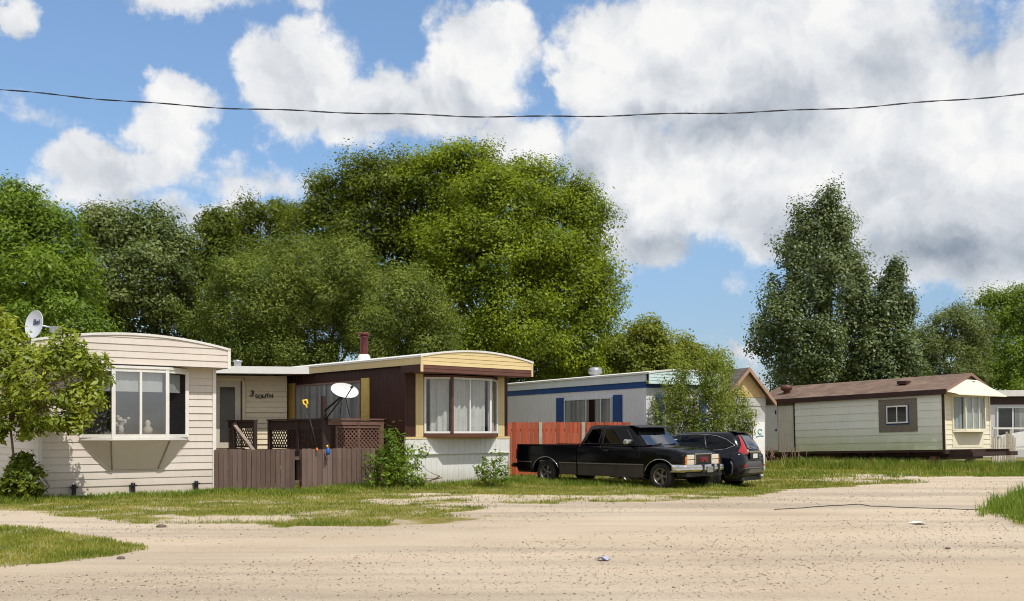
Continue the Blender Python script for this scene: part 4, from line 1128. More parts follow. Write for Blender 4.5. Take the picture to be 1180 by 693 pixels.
MB().box(-0.049, -0.046, 1.37, 1.42, 1.80, 2.60).box(-0.049, -0.046, 2.32, 2.37, 1.80, 2.60).box(-0.049, -0.046, 1.37, 2.37, 1.805, 1.855).build('flashing', 'blue', t4)
for (x, y) in ((0.9, 2.1),):
    MB().box(x - .18, x + .18, y - .2, y + .2, 3.45, 3.58).build('roof_vent', 'dark_brown', t4)
MB().lathe([(.14, 3.3), (.14, 3.5), (.24, 3.54), (.26, 3.66), (.2, 3.75), (0, 3.78)], 18, Matrix.Translation((.75, 7.6, 0))).build('roof_vent', 'brown_trim', t4)
# running gear
w = MB()
for x in (0.35, W4 - .35): w.box(x - .06, x + .06, -0.9, L4, zb4 - .24, zb4 - .02)
for y in (0.1, 1.5, 3, 4.5, 6, 7.5): w.box(0.02, W4 - .02, y - .04, y + .04, zb4 - .18, zb4 - .03)
w.box(-.03, W4 + .03, -0.05, .06, zb4 - .17, zb4 - .012).box(-.02, .04, 0, L4, zb4 - .10, zb4 - .012)
w.box(0.42, W4 - .42, 0.1, L4 - .1, zb4 - .40, zb4 - .19)  # belly box added to darken the gap under the floor
w.box(W4 - .7, W4 + .3, -.95, -.82, zb4 - .28, zb4 - .12).box(0.3, W4 - .3, -.95, -.82, zb4 - .28, zb4 - .12)
w.build('chassis', 'steel_dark', t4)
for y in (3.2, 4.1):
    for x in (0.30, W4 - .30):
        wh = MB().lathe([(0.0, -.09), (.25, -.09), (.34, -.07), (.36, 0), (.34, .07), (.25, .09), (0, .09)], 26, Matrix.Translation((x, y, .36)) @ Matrix.Rotation(R(90), 4, 'Y')).build('wheel', 'rubber', t4)
        MB().lathe([(0, -.095), (.17, -.095), (.19, -.06)], 18, Matrix.Translation((x, y, .36)) @ Matrix.Rotation(R(90), 4, 'Y')).build('rim', 'steel_dark', wh)
mt4 = Matrix.Translation((gf.x, gf.y, 0)) @ Matrix.Rotation(R(39), 4, 'Z')
for i, (x, y) in enumerate(((0.35, 0.55), (3.2, 0.6), (0.35, 6.4))):
    p = mt4 @ Vector((x, y, 0)); bmb = MB(); rr = random.Random(i)
    zt = 0.56 - 0.027 * y
    for j in range(3):
        dx = rr.uniform(-.03, .03); h0 = zt * j / 3; h1 = zt * (j + 1) / 3 - .006
        bmb.box(-.22 + dx, .20 + dx, -.11, .11, h0, h1)
    o = bmb.build('block_pier', 'brick_red' if i == 0 else 'block', bevel=.008); o.location = (p.x, p.y, -0.01); o.rotation_euler = (0, 0, R(30))
    tag(o, ('stack of reddish blocks propping the front left corner of the pale green trailer', 'stack of grey blocks under the front right end of the pale green trailer',
            'stack of grey blocks under the far end of the pale green trailer by its door')[i], 'blocks', 'block piers under the raised trailer')

# ---- the white trailer at the right edge
g5 = at(1120, 497, 46.0)
t5 = thing('trailer_home', 'white trailer home with a dark roof band, partly hidden at the right edge', 'trailer home', (g5.x, g5.y, 0), R(-12))
w = MB(); w.box(0, 10, 0.02, 3.6, 0.3, 3.0); w.build('wall', 't5_wall', t5)
MB().box(-.05, 10, -.02, 0.018, 2.72, 3.08).build('band', 'dark_brown', t5)
w = MB(); w.box(-.2, 10.2, -.35, 3.8, 3.085, 3.36); w.build('roof', 'roof_white', t5)
fw5 = flat_window(t5, (1.05, 0.02, 0), X_, -Y_, 2.45, 1.25, 2.62, (0.28, 0.72), 't3_band', 0.07, 0.06, 'glass', ((0.30, 0.70, 'curtain_grey'),))
lb = MB().box(3.55, 3.95, -.14, -.022, 2.84, 3.03).build('wall_lamp', 'dull_metal', t5)
MB().box(3.60, 3.90, -.15, -.142, 2.86, 2.96).build('lens', 'lamp_lens', lb)
wb = MB().prism([(1.0, -.9, .7), (2.6, -.9, .95), (2.5, -.9, 2.05 - .9 + .4), (2.15, -.9, 1.5 + .02), (1.0, -.9, 1.32)], (0, .04, 0))
wo_ = wb.build('white_panel', 'white_sheet'); wo_.matrix_world = Matrix.Translation((g5.x, g5.y, 0)) @ Matrix.Rotation(R(-12), 4, 'Z')
tag(wo_, 'white painted sheet leaning in front of the dark window at the right edge', 'panel')
# ================================================================== decks, fences, dishes, wire, small things
def lattice(mb, p0, ux, W, z0, z1, n, sp=0.115, w=0.034, t=0.008):
    p0, ux, n = Vector(p0), Vector(ux), Vector(n); H = z1 - z0
    for sgn, off in ((1, 0.0), (-1, t * 1.3)):
        c = -H
        while c < W + H:
            # strip along direction (1, sgn); clip to the panel
            ts = [0, H]
            xa, xb = (c, c + H) if sgn > 0 else (c + H, c)
            (x_lo, z_lo), (x_hi, z_hi) = (xa, 0.0), (xb, H)
            def clip(x0, q0, x1, q1):
                if x0 < 0: q0 = q0 + (q1 - q0) * (0 - x0) / (x1 - x0); x0 = 0
                if x0 > W: q0 = q0 + (q1 - q0) * (W - x0) / (x1 - x0); x0 = W
                return x0, q0
            if max(xa, xb) > 0.01 and min(xa, xb) < W - 0.01:
                a0 = clip(xa, 0.0, xb, H); b0 = clip(xb, H, xa, 0.0)
                if abs(a0[0] - b0[0]) > 0.02:
                    A = p0 + ux * a0[0] + Vector((0, 0, z0 + a0[1])) + n * off; B = p0 + ux * b0[0] + Vector((0, 0, z0 + b0[1])) + n * off
                    mb.bar(A, B, t, w, up=tuple(n)) if False else mb.bar(A, B, w, t, up=tuple(n))
            c += sp * 1.41
    return mb


dk = thing('deck', 'dark brown wooden deck with lattice railings beside the brown trailer', 'deck', (gb[0], gb[1], 0), R(41))
FZ, RZ = 0.95, 1.83
w = MB()
for i in range(13):
    w.box(-1.80 + i * 0.138, -1.80 + i * 0.138 + 0.13, 1.0, 7.2, FZ - .04, FZ)
w.box(-1.78, -0.05, 1.0, 1.05, FZ - .24, FZ - .045).box(-1.80, -1.75, 1.05, 7.2, FZ - .24, FZ - .045)
w.build('floor', 'deck_dark', dk)
for (x, y) in ((-1.74, 1.06), (-1.74, 2.6), (-1.74, 4.3), (-1.74, 5.25), (-1.74, 6.7)):
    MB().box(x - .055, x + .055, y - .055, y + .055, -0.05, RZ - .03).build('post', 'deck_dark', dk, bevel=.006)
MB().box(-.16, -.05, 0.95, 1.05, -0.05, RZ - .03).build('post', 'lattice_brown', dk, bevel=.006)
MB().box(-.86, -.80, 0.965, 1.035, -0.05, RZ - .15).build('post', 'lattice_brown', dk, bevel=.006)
# front railing, its sunlight put into a lighter brown
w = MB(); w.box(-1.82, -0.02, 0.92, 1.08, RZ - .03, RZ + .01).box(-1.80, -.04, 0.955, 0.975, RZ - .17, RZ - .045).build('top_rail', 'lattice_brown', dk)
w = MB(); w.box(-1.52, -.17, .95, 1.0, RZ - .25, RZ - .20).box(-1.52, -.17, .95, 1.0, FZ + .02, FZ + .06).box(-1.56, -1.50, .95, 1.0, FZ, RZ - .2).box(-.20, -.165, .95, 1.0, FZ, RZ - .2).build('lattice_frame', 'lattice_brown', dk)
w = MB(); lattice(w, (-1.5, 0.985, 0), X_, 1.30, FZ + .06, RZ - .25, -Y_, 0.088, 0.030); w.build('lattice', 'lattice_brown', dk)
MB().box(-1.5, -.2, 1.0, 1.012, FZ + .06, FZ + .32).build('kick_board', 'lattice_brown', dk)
# side railings, their shade put into a darker brown
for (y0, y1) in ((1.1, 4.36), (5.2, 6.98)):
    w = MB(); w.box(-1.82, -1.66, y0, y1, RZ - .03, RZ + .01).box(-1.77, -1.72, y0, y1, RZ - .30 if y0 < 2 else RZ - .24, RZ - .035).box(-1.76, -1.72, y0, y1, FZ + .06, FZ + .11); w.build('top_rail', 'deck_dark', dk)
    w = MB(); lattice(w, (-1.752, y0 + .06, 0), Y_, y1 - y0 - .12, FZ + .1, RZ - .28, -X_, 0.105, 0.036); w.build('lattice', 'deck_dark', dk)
# steps
w = MB()
for i in range(4):
    w.box(-2.70, -1.84, 4.5 - i * .30 - .32, 4.5 - i * .30, FZ - .19 * (i + 1) - .04, FZ - .19 * (i + 1))
w.prism([(-2.72, 4.5, FZ - .02), (-2.72, 3.2, 0.05), (-2.72, 3.2, -.02), (-2.72, 4.5, -.02)], (.03, 0, 0))
w.build('steps', 'deck_dark', dk)
w = MB(); w.bar((-2.70, 4.65, RZ - .12), (-2.70, 3.15, RZ - 1.02), 0.10, 0.05); w.build('stair_rail', 'board_tan', dk)
w = MB(); w.box(-2.75, -2.65, 4.55, 4.65, -.05, RZ - .08); w.build('post', 'deck_dark', dk)


def picket_fence(name, label, a, b, h, pw, gap, mat, seed, rails=(0.25, 0.8), tilt=0.006, hv=0.012, z0=0.02, cat='fence', thick=0.02, posts=()):
    a, b = Vector((*a, 0)), Vector((*b, 0)); d = (b - a); Lg = d.length
    t = thing(name, label, cat, a, math.atan2(d.y, d.x))
    w = MB(); rr = random.Random(seed); x = 0.0
    while x + pw <= Lg + 0.01:
        o = rr.uniform(-tilt, tilt) * h; hh = h + rr.uniform(-hv, hv); y0 = rr.uniform(-.003, .003)
        x1 = x + pw * rr.uniform(.95, 1.0)
        c = pw * .22
        poly = [(x, y0, z0), (x1, y0, z0), (x1 + o, y0, hh - c * .4), (x1 + o - c, y0, hh), (x + o + c, y0, hh), (x + o, y0, hh - c * .4)]
        w.prism(poly, (0, -thick, 0))
        x += pw + gap * rr.uniform(.7, 1.4)
    w.build('pickets', mat, t)
    w = MB()
    for r_ in rails: w.box(0, Lg, 0.006, 0.045, h * r_ - .04, h * r_ + .04)
    w.build('rail', mat, t)
    for p in posts:
        MB().box(p - .05, p + .05, 0.05, 0.15, -.1, h * .98).build('post', mat, t)
    return t


P0 = at(247.5, 0, 24.7); P1 = at(344, 0, 24.25)
picket_fence('picket_fence', 'brown picket fence panel joining the cream trailer corner', (P0.x, P0.y), (P1.x, P1.y), 1.05, .113, .012, 'fence_brown', 4, posts=(.1, 1.0, 1.95))
P0 = at(347.5, 0, 24.95); P1 = at(434, 0, 26.8)
picket_fence('picket_fence', 'brown picket fence panel with blue tool hanging, ending at the leafy bush', (P0.x, P0.y), (P1.x, P1.y), 1.05, .148, .012, 'fence_brown', 8, posts=(.1, 1.2, 2.35))
of = picket_fence('board_fence', 'tall orange stained board fence behind the pickup truck', (-0.9, 33.4), (4.05, 33.4), 1.80, .135, .012, 'orange_fence', 5, rails=(.2, .85), tilt=.004, hv=.015, z0=.05)
for x in (1.85, 3.28):
    MB().box(x - .055, x + .055, -.065, -.022, -.05, 1.80).build('post', 'fence_post', of)
P0 = at(1143, 0, 41.5); P1 = at(1171, 0, 42.2)
picket_fence('picket_fence', 'weathered bare wood picket fence at the right edge', (P0.x, P0.y), (P1.x, P1.y), 1.25, .075, .035, 'weathered', 12, tilt=.04, hv=.10, rails=(.3, .7))
P0 = at(1160, 0, 40.6); P1 = at(1168, 0, 40.5)
picket_fence('gate_panel', 'taller leaning pale board panel before the weathered picket fence', (P0.x, P0.y), (P1.x, P1.y), 1.45, .10, .015, 'weathered', 13, tilt=.06, hv=.08, rails=(.3, .7), cat='gate')
hr = thing('handrail', 'white painted step handrail in front of the trailer at the right edge', 'handrail', (20.9, 43.4, 0), R(-6))
MB().box(0, 3.2, -.05, .05, 1.58, 1.66).build('top_rail', 'white_metal', hr)
for x in (.1, .75, 1.4, 2.05, 2.7):
    MB().box(x - .04, x + .04, -.04, .04, 0, 1.578).build('post', 'white_metal' if x > 2 else 'weathered', hr)
MB().box(.1, 2.7, -.02, .02, .7, .78).build('rail', 'white_metal', hr)

# satellite dishes
def dish(name, label, loc, normal, a, b, mat, roll=0.0):
    t = thing(name, label, 'satellite dish', loc)
    nrm = Vector(normal).normalized(); q = nrm.to_track_quat('Z', 'Y').to_matrix().to_4x4() @ Matrix.Rotation(roll, 4, 'Z')
    rows = []
    for i in range(7):
        r_ = i / 6
        rows.append([(a * r_ * math.cos(k * math.pi / 16), b * r_ * math.sin(k * math.pi / 16), 0.10 * r_ * r_ * a / .4 - 0.05) for k in range(32)])
    w = MB(); w.grid([[q @ Vector(p) for p in r_] for r_ in rows], True, True)
    w.grid([[q @ (Vector(p) - Vector((0, 0, .012))) for p in r_] for r_ in rows], True, True)
    w.grid([[q @ Vector(p) for p in rows[-1]], [q @ (Vector(p) * 1.012 - Vector((0, 0, .012))) for p in rows[-1]]], False, True)
    w.build('reflector', mat, t, fix=False)
    return t, q


dl = at(40, 374, 23.6)
d1, q = dish('satellite_dish', 'oval satellite dish with dark lettering on the roof corner of the cream trailer', dl, (-0.42, -0.80, 0.12), 0.31, 0.335, 'dish_grey')
mp_ = q @ Matrix.Translation((0.07, 0.10, 0.008))
text_mb('Bell', 0.19, 0.004, Matrix.Translation((0, 0, 0)) @ q @ Matrix.Translation((0.03, 0.06, -0.032)) ).build('lettering', 'letter_blue', d1, fix=False)
w = MB(); bk = Vector((0.32, 0.25, -.05)); w.tube([q @ Vector((0, 0, -.06)), bk, bk + Vector((.03, .05, -.55))], 0.025, 8); w.box(.26, .46, .2, .42, -.16, -.02)
w.build('mount', 'dull_metal', d1)
pl = mt2 @ Vector((-1.86, 1.06, 0))
ps = MB().box(-.055, .055, -.055, .055, -.03, 2.42).build('dish_post', 'deck_dark'); ps.matrix_world = Matrix.Translation(pl) @ Matrix.Rotation(R(41), 4, 'Z')
tag(ps, 'tall dark post at the deck corner carrying the white dish', 'post')
dl = at(397, 451, 25.9)
d2, q = dish('satellite_dish', 'wide white satellite dish on a dark post at the deck corner', dl, (0.28, -0.80, 0.60), 0.36, 0.235, 'dish', R(-14))
w = MB(); pt = Vector((pl.x, pl.y, 2.15)) - dl
w.tube([q @ Vector((-.02, -.16, -.05)), pt + Vector((0.05, -.06, -.35))], 0.018, 7); w.tube([q @ Vector((0.02, -.02, -.06)), pt + Vector((.05, -.06, -.1))], 0.025, 7)
w.tube([q @ Vector((0.06, -.18, -.04)), Vector((0.12, 0.05, -.62))], 0.010, 6); w.tube([q @ Vector((-.02, -.20, -.04)), Vector((-.12, 0.0, -.60))], 0.010, 6)
w.build('mount', 'black_iron', d2)
w = MB(); tipp = q @ Vector((0.16, -0.10, 0.34)); w.tube([q @ Vector((0.05, -.235, -.01)), tipp], 0.014, 7); w.build('arm', 'black_iron', d2)
w = MB(); w.tube([tipp + Vector((.02, 0, .03)), tipp + Vector((-.03, .03, -.01))], [.035, .03], 9); w.build('receiver', 'black_plastic', d2)

# long handled tool and the blue one hanging on the fence
tl = thing('garden_tool', 'dark long handled garden tool with a yellow grip standing behind the fence', 'garden tool', at(360, 520, 25.3))
a_ = at(353.5, 470, 25.5) - tl.location; b_ = at(365.5, 519, 25.2) - tl.location
MB().tube([a_, a_ * .5 + b_ * .5 + Vector((.01, 0, 0)), b_], [.014, .014, .016], 7).build('shaft', 'black_iron', tl)
u_ = (a_ - b_).normalized()
g1 = MB(); g1.tube([a_ - u_ * .02, a_ + u_ * .07, a_ + u_ * .10 + Vector((-.055, 0, 0)), a_ + u_ * .20 + Vector((-.05, 0, 0)), a_ + u_ * .21 + Vector((.045, 0, 0)), a_ + u_ * .12 + Vector((.05, 0, 0)), a_ + u_ * .07], [.022, .026, .026, .030, .030, .024, .022], 8)
g1.build('grip', 'yellow_plastic', tl)
MB().tube([b_ + u_ * .06, b_ - u_ * .02], [.022, .026], 8).build('collar', 'orange_plastic', tl)
bt = thing('hanging_tool', 'blue tool with a yellow top hanging on the brown picket fence', 'garden tool', at(378, 520, 25.35))
w = MB(); w.lathe([(0, -.10), (.035, -.095), (.055, -.03), (.05, .03), (.035, .075), (0.025, .09), (0, .09)], 14); w.build('body', 'blue_plastic', bt)
MB().tube([(-.005, -.02, .085), (-.02, -.02, .15)], [.022, .028], 8).build('cap', 'yellow_plastic', bt)
MB().tube([(-.03, 0.0, -.05), (-.06, -.01, -.16), (-.05, 0, -.24), (-.02, -.01, -.18)], .014, 6).build('cord', 'black_plastic', bt)

# overhead wire: two twisted strands sagging across the road
WY = 16.2
pts = [(0, 104), (200, 120.5), (400, 130.5), (620, 134.2), (800, 131.2), (1000, 123), (1180, 109)]
cf = np.polyfit([p[0] for p in pts], [p[1] for p in pts], 3)
wire = MB(); xs_ = np.linspace(-420, 1600, 560)
for ph in (0, math.pi):
    P = []
    for i, x in enumerate(xs_):
        c = at(x, float(np.polyval(cf, x)), WY); th = x * 0.09 + ph
        wob = 0.010 * math.sin(x * .043) + .008 * math.sin(x * .017 + 1)
        P.append(c + Vector((0, .0065 * math.cos(th), .0065 * math.sin(th) + wob)))
    wire.tube(P, 0.0062, 5, caps=True)
tag(wire.build('overhead_wire', 'black_plastic', fix=False), 'thin black twisted power line sagging across the whole sky', 'wire')

# litter and stones
gl_ = ground(695, 647); o = MB(); rr = random.Random(5)
rows = [[(0.07 * (i - 2) / 2 + rr.uniform(-.015, .015), 0.08 * (j - 2) / 2 + rr.uniform(-.02, .02), rr.uniform(.003, .05)) for i in range(5)] for j in range(5)]
o.grid(rows, False); o = o.build('wrapper', 'litter_blue', fix=False); o.location = (*gl_, float(gz(*gl_)) + .004); tag(o, 'crumpled pale blue wrapper lying on the gravel road', 'litter')
gl_ = ground(1058, 605); o = MB(); rows = [[(0.10 * (i - 2) / 2 + rr.uniform(-.03, .03), 0.12 * (j - 2) / 2 + rr.uniform(-.03, .03), rr.uniform(.003, .04)) for i in range(5)] for j in range(5)]
o.grid(rows, False); o = o.build('paper', 'litter_white', fix=False); o.location = (*gl_, float(gz(*gl_)) + .004); tag(o, 'flattened scrap of white paper on the road near the right grass', 'litter')


def stone(px, py, s, label, seed):
    g = ground(px, py); bm = bmesh.new(); bmesh.ops.create_icosphere(bm, subdivisions=2, radius=1)
    rr = random.Random(seed)
    for v in bm.verts:
        v.co *= 1 + rr.uniform(-.18, .18); v.co.x *= s * 1.3; v.co.y *= s; v.co.z *= s * .6
    me = bpy.data.meshes.new('stone'); bm.to_mesh(me); bm.free(); me.materials.append(M['stone'])
    o = bpy.data.objects.new('stone', me); COL.objects.link(o); o.location = (*g, float(gz(*g)) + s * .2); tag(o, label, 'stone')


stone(139, 644, .04, 'dark stone on the road just below the left grass island', 1)
stone(1092, 633, .03, 'dark stone on the road near the right edge of the picture', 2)
stone(186, 607, .06, 'dark clod of earth on the sandy path below the cream trailer', 3)

# dark cable lying across the road
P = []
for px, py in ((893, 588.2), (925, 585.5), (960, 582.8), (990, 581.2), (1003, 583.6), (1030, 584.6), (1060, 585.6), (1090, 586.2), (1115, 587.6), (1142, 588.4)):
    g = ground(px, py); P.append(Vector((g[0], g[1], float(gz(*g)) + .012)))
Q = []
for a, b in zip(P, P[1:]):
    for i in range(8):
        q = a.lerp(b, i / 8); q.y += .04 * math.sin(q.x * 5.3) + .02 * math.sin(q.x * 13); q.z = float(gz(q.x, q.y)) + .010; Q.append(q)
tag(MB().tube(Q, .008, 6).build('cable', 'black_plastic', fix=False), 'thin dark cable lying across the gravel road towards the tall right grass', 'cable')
# ================================================================== vehicles
def make_wheel(parent, x, y, r, wdt, side, rim_mat='alloy', spokes=6, rim_r=0.56):
    """wheel at axle height r; side = -1 for the right flank (outer face towards -y)"""
    mx = Matrix.Translation((x, y, r)) @ Matrix.Rotation(R(-90) * (1 if side > 0 else -1), 4, 'X')
    h = wdt / 2
    wh = MB().lathe([(r * .60, -h), (r * .90, -h), (r * .98, -h * .75), (r, -h * .3), (r, h * .3), (r * .98, h * .75), (r * .90, h), (r * .66, h * 1.02), (r * .60, h * .8), (r * .60, -h)], 36, mx).build('wheel', 'rubber', parent)
    rim = MB().lathe([(r * .61, h * .9), (r * .63, h * .96), (r * .57, h * .92), (r * .54, h * .35), (r * .50, h * .2)], 32, mx)
    rim.lathe([(0, h * .55), (r * .13, h * .55), (r * .17, h * .35), (r * .17, 0)], 20, mx)
    for k in range(spokes):
        a = 2 * math.pi * k / spokes; ca, sa = math.cos(a), math.sin(a); wv_ = r * .075
        def q(rad, t, z): return (rad * ca - t * sa, rad * sa + t * ca, z)
        vs = [q(r * .14, -wv_ * 1.2, h * .42), q(r * .14, wv_ * 1.2, h * .42), q(r * .57, wv_ * 1.5, h * .55), q(r * .57, -wv_ * 1.5, h * .55),
              q(r * .14, -wv_ * 1.2, 0), q(r * .14, wv_ * 1.2, 0), q(r * .57, wv_ * 1.5, h * .2), q(r * .57, -wv_ * 1.5, h * .2)]
        rim.add(vs, [(0, 1, 2, 3), (0, 3, 7, 4), (1, 5, 6, 2), (4, 7, 6, 5)], False, mx)
    rim.build('rim', rim_mat, wh)
    MB().lathe([(0, h * .05), (r * .55, h * .05)], 28, mx).build('brake_disc', 'black_iron', wh)
    return wh


def cut_wells(body, wells):
    """real wheel arches: cylinders taken out of the body mesh"""
    for (x, y0, y1, z, r) in wells:
        c = MB().lathe([(0, 0), (r, 0), (r, y1 - y0), (0, y1 - y0)], 40, Matrix.Translation((x, y1, z)) @ Matrix.Rotation(R(90), 4, 'X'), smooth=False)
        co_ = c.build('cutter', 'rubber')
        bm = bmesh.new(); bm.from_mesh(co_.data); bmesh.ops.remove_doubles(bm, verts=bm.verts, dist=1e-5); bmesh.ops.recalc_face_normals(bm, faces=bm.faces); bm.to_mesh(co_.data); bm.free()
        md = body.modifiers.new('well', 'BOOLEAN'); md.operation = 'DIFFERENCE'; md.object = co_; md.solver = 'EXACT'
        par = body.parent; body.parent = None
        dg = bpy.context.evaluated_depsgraph_get(); dg.update()
        me = bpy.data.meshes.new_from_object(body.evaluated_get(dg))
        body.modifiers.remove(md); old = body.data; body.data = me; bpy.data.meshes.remove(old); body.parent = par
        cm = co_.data; bpy.data.objects.remove(co_); bpy.data.meshes.remove(cm)
    body.data.name = body.name


def weld(o):
    bm = bmesh.new(); bm.from_mesh(o.data); bmesh.ops.remove_doubles(bm, verts=bm.verts, dist=1e-4); bmesh.ops.recalc_face_normals(bm, faces=bm.faces); bm.to_mesh(o.data); bm.free()


# ---------------- pickup truck: x forward from the rear axle, y left, z up; WB = wheelbase
WB = 3.50
hd = R(-43)
hx, hy = math.cos(hd), math.sin(hd)
rw = Vector((1.06, 28.85, 0)); XS = 3.96 / 3.5; lat = Vector((math.sin(R(43)), math.cos(R(43)), 0))
org = rw + lat * 0.84
tk = thing('pickup_truck', 'black extended cab pickup truck with chrome bumper parked on the grass', 'pickup truck', (org.x, org.y, float(gz(org.x, org.y)) - 0.045), hd)


def section(x, ztop, zb=0.33, k=1.0, crown=0.03, belt=1.0):
    half = [(0.0, zb), (0.86, zb), (0.93, zb + .03), (0.965, zb + .10), (0.985, min(.74, ztop - .2)), (0.975, ztop - .12), (0.955, ztop - .045), (0.91, ztop - .005), (0.6, ztop + crown * .6), (0.0, ztop + crown)]
    R_ = [(x, -y * k, z) for y, z in half] + [(x, y * k, z) for y, z in half[::-1][1:-1]]
    return R_


rows = [section(1.03, 1.15, crown=0), section(1.05, 1.155, crown=0), section(1.8, 1.155, crown=0), section(2.80, 1.15, crown=.0), section(2.98, 1.135, crown=.03), section(3.3, 1.115, crown=.035), section(3.75, 1.07, crown=.035),
        section(3.95, 1.01, crown=.03, k=.985), section(4.07, .95, zb=.42, crown=.02, k=.965), section(4.10, .915, zb=.44, crown=.01, k=.955)]
b = MB(); b.grid(rows, True, True)
n_ = len(rows[0])
b.f.append(tuple(range(n_))); b.sm.append(False)
b.f.append(tuple(range(len(b.v) - n_, len(b.v)))); b.sm.append(False)
cabb = b.build('body', 'truck_paint', tk); weld(cabb)
cut_wells(cabb, [(WB, -1.2, -.62, .36, .43), (WB, .62, 1.2, .36, .43)])
# cargo bed
b = MB()
prof = [(.90, .34), (.955, .40), (.985, .72), (.985, .86), (.965, 1.11), (.945, 1.155), (.87, 1.16), (.87, .62), (.60, .62), (.60, .34)]
for s_ in (-1, 1):
    b.prism([(-.98, s_ * y, z) for y, z in prof], (1.995, 0, 0))
bed = b.build('cargo_bed', 'truck_paint', tk); weld(bed)
cut_wells(bed, [(0, -1.2, -.62, .36, .43), (0, .62, 1.2, .36, .43)])
MB().box(-.97, 1.0, -.868, .868, .60, .66).box(.96, 1.012, -.868, .868, .66, 1.15).build('bed_floor', 'truck_dusty', tk)
tg = MB().box(-1.03, -.975, -.93, .93, .56, 1.15).build('tailgate', 'truck_paint', tk, bevel=.015)
MB().box(-1.045, -1.03, -.12, .12, .98, 1.06).build('handle', 'black_plastic', tg)
for s_ in (-1, 1):
    MB().box(-1.02, -.97, s_ * .935 - .045, s_ * .935 + .045, .72, 1.02).build('taillight', 'red_lens', tk)
rb = MB(); rb.box(-1.20, -1.04, -.95, .95, .48, .60).box(-1.06, -.92, -.9, .9, .44, .56); rb.build('rear_bumper', 'truck_dusty', tk, bevel=.02)
# cab
x0b, x1b, x0t, x1t, zb_, zt_, hb, ht = 1.06, 3.00, 1.30, 2.52, 1.145, 1.70, .945, .765
def cab_pt(x, y, z):
    return (x, y, z)
g = MB()
lev = []
for z, f in ((zb_, 0), (1.4, .45), (1.60, .83), (1.665, .945), (1.70, 1.04)):
    xr, xf = x0b + (x0t - x0b) * f, x1b + (x1t - x1b) * f; h = hb + (ht - hb) * f
    if z == 1.70: xr, xf, h = xr + .06, xf - .06, h - .06
    lev.append([(xr, -h + .06, z), (xr + .06, -h, z), (xf - .10, -h, z), (xf, -h + .14, z), (xf + .03, 0, z), (xf, h - .14, z), (xf - .10, h, z), (xr + .06, h, z), (xr, h - .06, z), (xr - .01, 0, z)])
g.grid(lev, True, True); g.f.append(tuple(len(g.v) - 10 + i for i in range(10))); g.sm.append(True)
g.v = [v if not (v[2] > 1.69) else v for v in g.v]
cab = g.build('cab', 'truck_paint', tk, bevel=0)
def side_y(z, off=.006):
    f = (z - zb_) / (zt_ - .02 - zb_)
    return hb + (ht - hb) * f + off
def side_panel(poly, off, s_):
    return [(x, s_ * side_y(z, off), z) for x, z in poly]
WIN = {'door_window': [(1.80, 1.19), (2.80, 1.19), (2.70, 1.27), (2.46, 1.59), (1.83, 1.60)], 'quarter_window': [(1.20, 1.19), (1.68, 1.19), (1.71, 1.60), (1.40, 1.58)]}
for s_ in (-1, 1):
    for nm, poly in WIN.items():
        w = MB(); w.add(side_panel(poly, .008, s_), [tuple(range(len(poly)))]); fo = w.build('side_window', 'glass_car', tk)
        w = MB(); pp = side_panel(poly, .010, s_); w.tube(pp + [pp[0]], .008, 5, smooth=False); w.build('weather_strip', 'black_plastic', fo)
    # inner dark liner so that the glass reads dark: the cab shell itself is black
ws = MB()
def wsp(t, y, off=.012):
    x = x1b + (x1t - x1b) * t; z = zb_ + (zt_ - zb_) * t * .985
    return (x + .025 - abs(y) ** 2 * .02 + off, y, z + off * .6)
k_ = 8
ws.grid([[wsp(t, (-1 + 2 * i / k_) * ((hb - .17) * (1 - t) + (ht - .13) * t)) for i in range(k_ + 1)] for t in (.04, .35, .65, .90)], True)
wso = ws.build('windscreen', 'glass_screen', tk)
ws = MB(); ws.grid([[wsp(t, (-1 + 2 * i / k_) * ((hb - .17) * (1 - t) + (ht - .13) * t), .006) for i in range(k_ + 1)] for t in (.04, .35, .65, .90)], True)
ws.build('dash_lining', 'grille', wso)
for y in (-.45, .25):
    w = MB(); w.bar(wsp(.03, y, .03), wsp(.10, y + .42, .025), .014); w.build('wiper', 'black_plastic', wso)
# sun visor over the windscreen
w = MB(); vis = []
for x, z in ((2.44, 1.71), (2.62, 1.70), (2.80, 1.655)):
    vis.append([(x - abs(y) ** 2 * .05, y, z - abs(y) ** 2 * .03) for y in np.linspace(-.74, .74, 9)])
w.grid(vis, True); w.grid([[(x, y, z - .018) for x, y, z in r_] for r_ in vis], True); w.grid([vis[-1], [(x, y, z - .018) for x, y, z in vis[-1]]], False); w.build('sun_visor', 'black_plastic', tk)
w = MB(); w.grid([[(x, y, .0) for x, y in ((0, 0),)] for _ in (0,)]) if False else None
